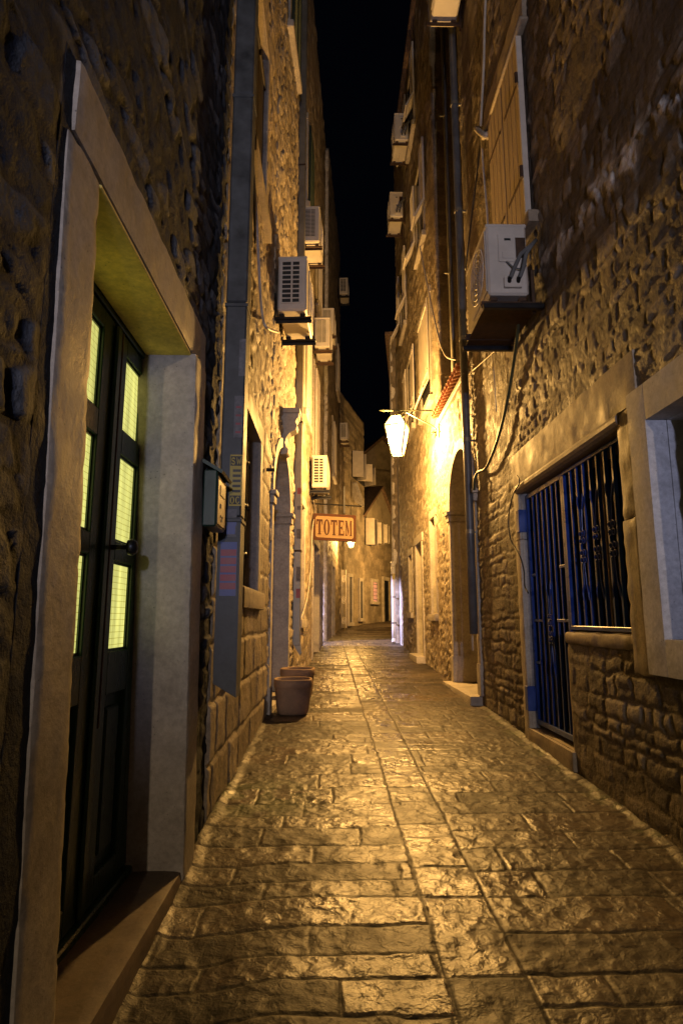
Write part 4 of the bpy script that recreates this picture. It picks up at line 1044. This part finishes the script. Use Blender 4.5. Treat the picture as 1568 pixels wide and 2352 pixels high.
ac(ac_f, WL5, 22.6, 8.0, 'small air conditioner high on the wall above the far shutters', .9, .9, 1.0, n=.04)
ac(ac_c, WL5, 22.0, 13.6, 'highest distant air conditioner against the night sky over the narrow house', 1.0, 1.0, 1.0, n=.05)
ac(ac_f, WR2, 12.9, 12.35, 'uppermost air conditioner on the lantern house against black sky', 1.0, 1.0, 1.08)
ac(ac_f, WR2, 14.2, 11.3, 'lower air conditioner on the lantern house with a curled wire', 1.0, 1.0, 1.05)
ac(ac_f, WR1, 7.05, 9.75, 'air conditioner cut by the top edge beside the tall brown house duct', 1.0, 1.15, 1.0)
tray = thing('drip_tray', 'rusty sheet tray on two dark bars beneath the large cream air conditioner', 'tray', WR1.T((5.32, .2, 4.05)))
bx(WR1, tray, 'sheet', [(4.89, 5.76, .04, .50, 4.055, 4.062)], M['rust'], 0)
for uu in (4.91, 5.75): bx(WR1, tray, 'support_bar', [(uu - .025, uu + .025, .0, .53, 4.005, 4.053)], M['iron'], .006)

# ================================================================== lanterns
def make_lantern(glass):
    """local: wall plate at origin, arm along +y"""
    t = thing('street_lantern', 'x', 'street lamp', (0, 0, 0), 'wrought iron street lanterns', local=True)
    mb = MB().tube([(0, 0, 0), (0, .97, 0)], .016, 8); mb.tube([(0, .97, 0), (0, 1.0, 0), (0, 1.07, 0)], [.03, .02, .002], 8); mb.tube([(0, .02, .0), (0, .05, 0)], .035, 10)
    mb.build('arm', M['lamp_metal'], t)
    MB().box(-.025, .025, -.03, .005, -.50, .05, .004).build('wall_plate', M['lamp_metal'], t)
    pts = [(0, .06 + .045 * math.cos(a), -.40 + .045 * math.sin(a)) for a in [R(d_) for d_ in range(330, 60, -30)]]
    pts = [(0, .10 + (.018 + .0085 * k) * math.cos(R(40 * k)), -.44 + (.018 + .0085 * k) * math.sin(R(40 * k))) for k in range(0, 8)][:7]
    pts += [(0, .04, -.36), (0, .10, -.29), (0, .28, -.20), (0, .46, -.10), (0, .55, -.045), (0, .62, -.03), (0, .665, -.055), (0, .675, -.10), (0, .64, -.125), (0, .61, -.105), (0, .625, -.08)]
    MB().tube(pts, .013, 8).build('scroll_brace', M['lamp_metal'], t, smooth=True)
    cy = .75
    # six sided lantern
    sec = [(-.10, .065), (-.13, .085), (-.30, .200), (-.315, .205), (-.80, .098), (-.815, .095)]
    n = 4; off = R(28)
    def ring(z, r_): return [Vector((r_ * math.cos(off + 2 * math.pi * k / n), cy + r_ * math.sin(off + 2 * math.pi * k / n), z)) for k in range(n)]
    fr = MB()
    ra, rb, rc, rd = ring(-.12, .13), ring(-.30, .262), ring(-.32, .262), ring(-.83, .135)
    for k in range(n):
        fr.tube([ra[k], rb[k], rc[k], rd[k]], .011, 6)
        for rr in (ra, rc, rd): fr.tube([rr[k], rr[(k + 1) % n]], .011, 6)
    fr.tube([(0, cy, 0), (0, cy, -.12)], .014, 8); fr.box(-.07, .07, cy - .07, cy + .07, -.125, -.105, .006)
    fr = fr.build('lantern_frame', M['lamp_metal'], t)
    for k in range(n):
        l = (k + 1) % n
        s_ = .985
        MB().add([Vector((0, cy, p.z)) + (p - Vector((0, cy, p.z))) * s_ for p in (rc[k], rc[l], rd[l], rd[k])], [(0, 1, 2, 3)]).build('glass_pane', M[glass], fr)
        MB().add([Vector((0, cy, p.z)) + (p - Vector((0, cy, p.z))) * s_ for p in (ra[k], ra[l], rb[l], rb[k])], [(0, 1, 2, 3)]).build('hood_pane', M[glass], fr)
    MB().add([Vector((0, cy, p.z)) + (p - Vector((0, cy, p.z))) * .97 for p in rd], [(0, 1, 2, 3)]).build('bottom_pane', M[glass], fr)
    return t
def lantern(col, power, W, u, v, label, s=1.0):
    o = make_lantern('lamp_glass')
    li = bpy.data.lights.new('lantern_bulb', 'POINT'); li.energy = power; li.color = col; li.shadow_soft_size = .07
    lo = bpy.data.objects.new('lantern_bulb', li); C.objects.link(lo); lo.location = W.T((u, .03 + .75 * s, v - .52 * s))
    MB().ball((0, .75, -.5), .05, 10).build('bulb', M['bulb'], o)
    o.location = W.T((u, 0.03, v)); o.rotation_euler = (0, 0, math.atan2(W.N[1], W.N[0]) - math.pi / 2); o.scale = (s, s, s); o['label'] = label
    return o
lantern(LAMP, 1800, WR2, 9.98, 4.86, 'big glowing lantern on a scrolled arm over the middle of the alley', .95)
lantern(LAMP, 520, WL5, 21.6, 4.36, 'small glowing lantern half hidden behind the wooden sign', .65)
lantern((1.0, .76, .54), 2400, WR1, -15.0, 4.2, 'lantern hung farther back along the brown rubble house', .95)

lantern(LAMP, 1300, WR3B, 1.7, 4.6, 'lantern round the bend on the back of the whitewashed house', .9)
fl = thing('floodlight', 'cold blue floodlight on a bracket on the rear of the brown house', 'floodlight', WR1.T((-6.0, .3, 2.4)))
bx(WR1, fl, 'housing', [(-6.12, -5.88, 1.18, 1.35, 2.30, 2.5)], M['iron'], .01)
bx(WR1, fl, 'bracket', [(-6.02, -5.98, -.02, 1.18, 2.38, 2.42)], M['iron'], .004)
sl = bpy.data.lights.new('floodlight_beam', 'SPOT'); sl.energy = 900; sl.color = (.64, .68, 1.0); sl.spot_size = R(60); sl.spot_blend = .6; sl.shadow_soft_size = .06
so = bpy.data.objects.new('floodlight_beam', sl); C.objects.link(so); so.location = (.55, -5.8, 2.4)
so.rotation_euler = Vector((.1, 10.5, 3.0)).to_track_quat('-Z', 'Y').to_euler()
# cold lamp in the side alley behind the gap
al = bpy.data.lights.new('side_alley_lamp', 'SPOT'); al.energy = 3600; al.color = (.66, .62, 1.0); al.shadow_soft_size = .08; al.spot_size = R(46); al.spot_blend = .4
ao = bpy.data.objects.new('side_alley_lamp', al); C.objects.link(ao); ao.location = (-2.5, 16.5, 3.4)
ao.rotation_euler = Vector((3.5, .28, -2.45)).to_track_quat('-Z', 'Y').to_euler()

# ================================================================== hanging sign
sg = thing('shop_sign', 'carved wooden TOTEM sign hanging from an iron bar', 'sign', (-.4, 12.6, 3.7))
ST = lambda p: Vector((p[0], 12.6 + p[1] + .06 * (p[0]), p[2] - .045 * (p[0] + .39)))
sx0, sx1, sz0, sz1 = -.40, .50, 2.955, 3.515
def rrect(x0, x1, z0, z1, r_, n=5):
    out = []
    for cx_, cz_, a0 in ((x1 - r_, z1 - r_, 0), (x0 + r_, z1 - r_, 90), (x0 + r_, z0 + r_, 180), (x1 - r_, z0 + r_, 270)):
        out += [(cx_ + r_ * math.cos(R(a0 + 90 * k / n)), cz_ + r_ * math.sin(R(a0 + 90 * k / n))) for k in range(n + 1)]
    return out
P3 = lambda p: ST((p[0], p[2], p[1]))
MB().prism(rrect(sx0, sx1, sz0, sz1, .03), -.03, .03, P3).build('frame', M['sign_dark'], sg)
bd = MB().prism(rrect(sx0 + .055, sx1 - .055, sz0 + .055, sz1 - .055, .05), -.034, .034, P3).build('board', M['sign_wood'], sg)
letters('TOTEM', lambda p: ST((sx0 + .075 + p[0], -.036 - .006 * (1 - p[2]), sz0 + .115 + p[1])), .32, .128, .0225, bold=.30).build('lettering', M['sign_dark'], bd)
mb = MB().tube([(-.50, 12.6, 3.73), (.62, 12.66, 3.68)], .016, 8); mb.build('bar', M['iron'], sg)
MB().box(.24, .27, 12.62, 12.635, 3.52, 4.1, .002).build('strap', M['iron'], sg)
for x in (-.3, .4): MB().tube([ST((x, 0, 3.5)), (x, 12.62, 3.71)], .008, 6).build('hanger', M['iron'], sg)

# ================================================================== plant pots
def make_pot():
    t = thing('flower_pot', 'x', 'plant pot', (0, 0, 0), 'square terracotta pots by the arched door', local=True)
    n = 32
    def sq(r_, z, p=3.4):
        out = []
        for k in range(n):
            a = 2 * math.pi * k / n; c_, s_ = math.cos(a), math.sin(a)
            q_ = (abs(c_) ** p + abs(s_) ** p) ** (-1 / p); out.append((r_ * q_ * c_, r_ * q_ * s_, z))
        return out
    prof = [(.150, 0), (.168, .012), (.180, .05), (.198, .20), (.202, .285), (.206, .29), (.214, .296), (.218, .37), (.214, .382), (.200, .384), (.190, .376), (.186, .30)]
    V = []; Fc = []
    for r_, z in prof: V += sq(r_, z)
    for i in range(len(prof) - 1):
        for k in range(n): Fc.append((i * n + k, i * n + (k + 1) % n, (i + 1) * n + (k + 1) % n, (i + 1) * n + k))
    Fc.append(tuple(range(n)))
    MB().add(V, Fc).build('pot_body', M['pot'], t, smooth=True)
    V = sq(.187, .31) + [(0, 0, .325)]; MB().add(V, [(k, (k + 1) % n, n) for k in range(n)]).build('soil', M['soil'], t)
    return t
p1 = make_pot(); p1.location = (-.44, 7.18, gz(7.18) + .004); p1.rotation_euler[2] = R(4); p1['label'] = 'nearer square clay pot standing against the arched door jamb'
p2 = copy_tree(p1); p2.location = (-.44, 8.15, gz(8.15) + .004); p2.rotation_euler[2] = R(-7); p2['label'] = 'farther square clay pot peeking out behind another pot'

# ================================================================== downpipes
def pipe(label, W, u, n, v0, v1, r_, mat, square=False, name='downpipe', joints=(), sticker_=None):
    t = thing(name, label, 'downpipe', W.T((u, n, v0)), 'downpipes on the house walls')
    if square: MB().box(u - r_, u + r_, n - r_, n + r_, v0, v1, .008, W.T).build('pipe', M[mat], t)
    else: MB().tube([W.T((u, n, v0 + (v1 - v0) * k / 6)) for k in range(7)], r_, 16).build('pipe', M[mat], t, smooth=True)
    for j in joints:
        if square: MB().box(u - r_ - .006, u + r_ + .006, -.02, n + r_ + .006, j, j + .03, .002, W.T).build('bracket', M['rust'], t)
        else:
            mb = MB().tube([W.T((u, n, j)), W.T((u, n, j + .05))], r_ + .006, 16); mb.box(u - .012, u + .012, -.02, n, j + .01, j + .03, 0, W.T); mb.build('bracket', M['zinc'], t)
    return t
pipe('dark drainpipe at the corner of the brown house beside the arch', WR1, 7.60, .10, 1.16, 10.9, .052, 'dark_pipe', joints=(2.4, 3.6, 5.0, 6.9, 8.6))
pipe('thin pale conduit running up the arch jamb', WRG, 7.80, .075, .95, 4.55, .014, 'cable_white', name='conduit')
pipe('pale gutter pipe rising above the roof tiles', WRG, 9.3, -.12, 4.85, 14.0, .04, 'zinc', joints=(7.0, 10.0))
pz = pipe('flat zinc downpipe with small stickers beyond the arched door', WL3, 9.35, .07, .95, 14.5, .058, 'zinc', True, joints=(2.35, 4.4, 6.6, 9.0))
MB().prism([(.02, .98), (.13, .80), (.15, .84), (.128, 1.0)], 9.30, 9.40, lambda p: WL3.T((p[2], p[0], p[1]))).build('spout', M['zinc'], pz)
for v_, m_, h_ in ((3.25, 'sticker_red', .1), (2.55, 'sticker_white', .15), (1.9, 'sticker_white', .22), (1.65, 'sticker_red', .14), (3.0, 'sticker_white', .06)):
    bx(WL3, pz, 'sticker', [(9.288, 9.2905, .06, .125, v_, v_ + h_)], M[m_], 0)
pw = pipe('white plastic drainpipe at the cold lit plaster corner', WR3F, WR3F.uv(903, 1400)[0], .09, .78, 2.75, .06, 'white_pipe', joints=(1.2, 1.9, 2.5))
MB().tube([WR3F.T((WR3F.uv(903, 1400)[0], .09, .8)), WR3F.T((WR3F.uv(903, 1400)[0] + .02, .16, .70))], .06, 12).build('spout', M['white_pipe'], pw)
MB().tube([WR3F.T((WR3F.uv(903, 1400)[0], .09, 2.74)), WR3F.T((WR3F.uv(903, 1400)[0], .03, 2.85)), WR3F.T((WR3F.uv(903, 1400)[0], -.05, 2.87))], .06, 12).build('elbow', M['white_pipe'], pw)
bx(WR3F, pw, 'sticker', [(WR3F.uv(903, 1400)[0] - .04, WR3F.uv(903, 1400)[0] + .04, .151, .154, 2.40, 2.56)], M['sticker_yellow'], 0)

# ================================================================== cables and conduits
def sag(pts, n=6, j=0.0):
    out = []
    P = [Vector(p) for p in pts]; P = [P[0] * 2 - P[1]] + P + [P[-1] * 2 - P[-2]]
    for i in range(1, len(P) - 2):
        for k in range(n):
            s_ = k / n; a, b_, c_, d_ = P[i - 1:i + 3]
            out.append(.5 * ((2 * b_) + (c_ - a) * s_ + (2 * a - 5 * b_ + 4 * c_ - d_) * s_ * s_ + (3 * b_ - a - 3 * c_ + d_) * s_ ** 3))
    return out + [P[-2]]
def cable(label, pts, r_, mat, name='cable'):
    o = MB().tube(sag(pts), r_, 6).build(name, M[mat], smooth=True)
    return tag(o, label, 'cable', 'cables on the house walls')
cx_ = lambda px, py, n=.06: on_x(px, py, 1.84 - n)
cable('pale conduit running down from the top edge beside the stone shutter head', [cx_(1116, -40), cx_(1112, 60), cx_(1110, 150), cx_(1103, 290)], .016, 'cable_white')
cable('pale conduit dropping behind the cream air conditioner', [cx_(1104, 312), cx_(1110, 400), cx_(1117, 480), cx_(1121, 560)], .013, 'cable_white')
tag(MB().tube(sag([cx_(1094, 296, .03), cx_(1104, 306, .10), cx_(1116, 312, .08), cx_(1122, 304, .03)]), .035, 8).build('cable_elbow', M['trim'], smooth=True), 'chunky plaster coated elbow joining the pale conduits on the brown wall', 'conduit elbow')
cable('black cable slanting from the pale elbow down to the corner drainpipe', [cx_(1104, 310), cx_(1098, 370), cx_(1086, 470), cx_(1074, 570, .16), cx_(1068, 620, .16)], .010, 'cable_black')
cable('thick olive cable curling from the rusty tray to the corner drainpipe', [cx_(1192, 700, .12), cx_(1188, 760, .1), cx_(1176, 850), cx_(1160, 940), cx_(1142, 1010), cx_(1124, 1058), cx_(1112, 1078), cx_(1098, 1084), cx_(1090, 1098, .1), cx_(1088, 1125, .1)], .017, 'cable_green')
cable('thin straight pale wire crossing the brown wall under the rusty tray', [cx_(1084, 852, .1), cx_(1140, 802), cx_(1190, 752)], .006, 'cable_white')
cable('thin chain like cord hanging straight beside the olive cable', [cx_(1127, 775), cx_(1133, 850), cx_(1139, 945)], .006, 'cable_white')
cable('thin brown cable looping from the lintel beside the blue gate hinge', [cx_(1186, 1092, .05), cx_(1192, 1108, .06), cx_(1176, 1140), cx_(1167, 1190), cx_(1172, 1240), cx_(1192, 1275), cx_(1202, 1310), cx_(1204, 1345), cx_(1212, 1362)], .007, 'cable_black')
cable('long pale cable sagging down the lantern house to the gutter pipe', [cx_(960, 545, .08), cx_(972, 610, .08), cx_(990, 700, .08), cx_(1008, 780, .08), cx_(1020, 812, .05), cx_(1030, 822, .0), cx_(1046, 826, -.1)], .014, 'cable_white')
cl = lambda px, py, W, n=.05: W.T((W.uv(px, py, n)[0], n, W.uv(px, py, n)[1]))
cable('slack grey cable draped across the squared stone house to the black arms', [cl(572, 230, WL2), cl(578, 330, WL2), cl(588, 480, WL2), cl(596, 640, WL2), cl(602, 720, WL2), cl(612, 752, WL2, .12), cl(640, 764, WL3, .2)], .014, 'cable_white')
cable('black wire stapled up the squared stone house', [cl(575, 60, WL2), cl(576, 200, WL2), cl(582, 420, WL2), cl(586, 560, WL2)], .010, 'cable_black')
cable('pale wire looping down beside the dark shop door', [cl(720, 1150, WL4), cl(724, 1180, WL4), cl(718, 1210, WL4), cl(714, 1300, WL4), cl(706, 1370, WL4), cl(692, 1420, WL4)], .010, 'cable_white')
# bundle under the far shutters
bun = thing('cable_bundle', 'coiled bundle of pale cables hanging under the far shutters', 'cable bundle', WB1.T((2.6, .3, 6.9)))
for k in range(4):
    pp = [on_y(810 + 3 * k, 1108, 25.2), on_y(811 + 3 * k, 1138, 25.2), on_y(818 + 4 * k, 1154 + 2 * k, 25.2), on_y(826 + 3 * k, 1150 + 3 * k, 25.2), on_y(820 + 2 * k, 1128, 25.2), on_y(813 + 2 * k, 1108, 25.2)]
    MB().tube(sag(pp), .018, 6).build('cable_loop', M['cable_white'], bun, smooth=True)

# iron gate leaf standing open at the far bend
ig = thing('iron_gate', 'white scrolled iron gate leaf standing open at the far bend', 'gate', (.35, 23.0, .95))
a0, a1, zz0, zz1 = .355, .545, 1.0, 3.15
MB().box(a1 - .03, a1, 23.0, 23.03, zz0, zz1, .004).build('post', M['shutter_white'], ig)
MB().box(a0, a0 + .02, 23.0, 23.03, zz0, zz1, .004).build('post', M['shutter_white'], ig)
for z_ in (1.25, 2.0, 2.8):
    MB().tube([(.445 + .085 * (1 - k / 26) * math.cos(k * .62), 23.015, z_ + .16 * (1 - k / 26) * math.sin(k * .62)) for k in range(24)], .012, 5).build('scroll', M['shutter_white'], ig)
MB().tube([(.43, 23.015, zz0), (.43, 23.015, zz1)], .012, 5).build('bar', M['shutter_white'], ig)

# weeds at the foot of the dark house
def tuft(x, y, s_, label):
    mb = MB(); r_ = random.Random(int(x * 100) + int(y * 10))
    for k in range(26):
        a = r_.uniform(0, 6.28); l = r_.uniform(.03, .09) * s_; b0 = Vector((x + r_.uniform(-.05, .05), y + r_.uniform(-.14, .14), gz(y) + .025))
        d_ = Vector((math.cos(a) * .6, math.sin(a) * .6, 1)).normalized(); sd = Vector((-math.sin(a), math.cos(a), 0)) * .006
        mb.add([b0 - sd, b0 + sd, b0 + d_ * l * .6 + sd * 1.3, b0 + d_ * l + Vector((math.cos(a), math.sin(a), -.3)) * l * .3, b0 + d_ * l * .6 - sd * 1.3], [(0, 1, 2, 3, 4)])
    tag(mb.build('weed', M['leaf']), label, 'weed', 'weeds at the wall foot')

# ------------------------------------------------------------------ world and render settings
w = bpy.data.worlds.new('World'); S.world = w; w.use_nodes = True
bg = w.node_tree.nodes['Background']; bg.inputs['Color'].default_value = (.42, .50, 1.0, 1); bg.inputs['Strength'].default_value = .0013
S.view_settings.view_transform = 'Standard'; S.view_settings.look = 'None'; S.view_settings.gamma = 1.0
S.view_settings.exposure = 0.0
S.cycles.use_denoising = True
try: S.cycles.denoiser = 'OPENIMAGEDENOISE'
except Exception: pass
S.cycles.max_bounces = 6; S.cycles.diffuse_bounces = 3; S.cycles.transparent_max_bounces = 12; S.cycles.sample_clamp_indirect = 4.0
S.cycles.use_adaptive_sampling = False
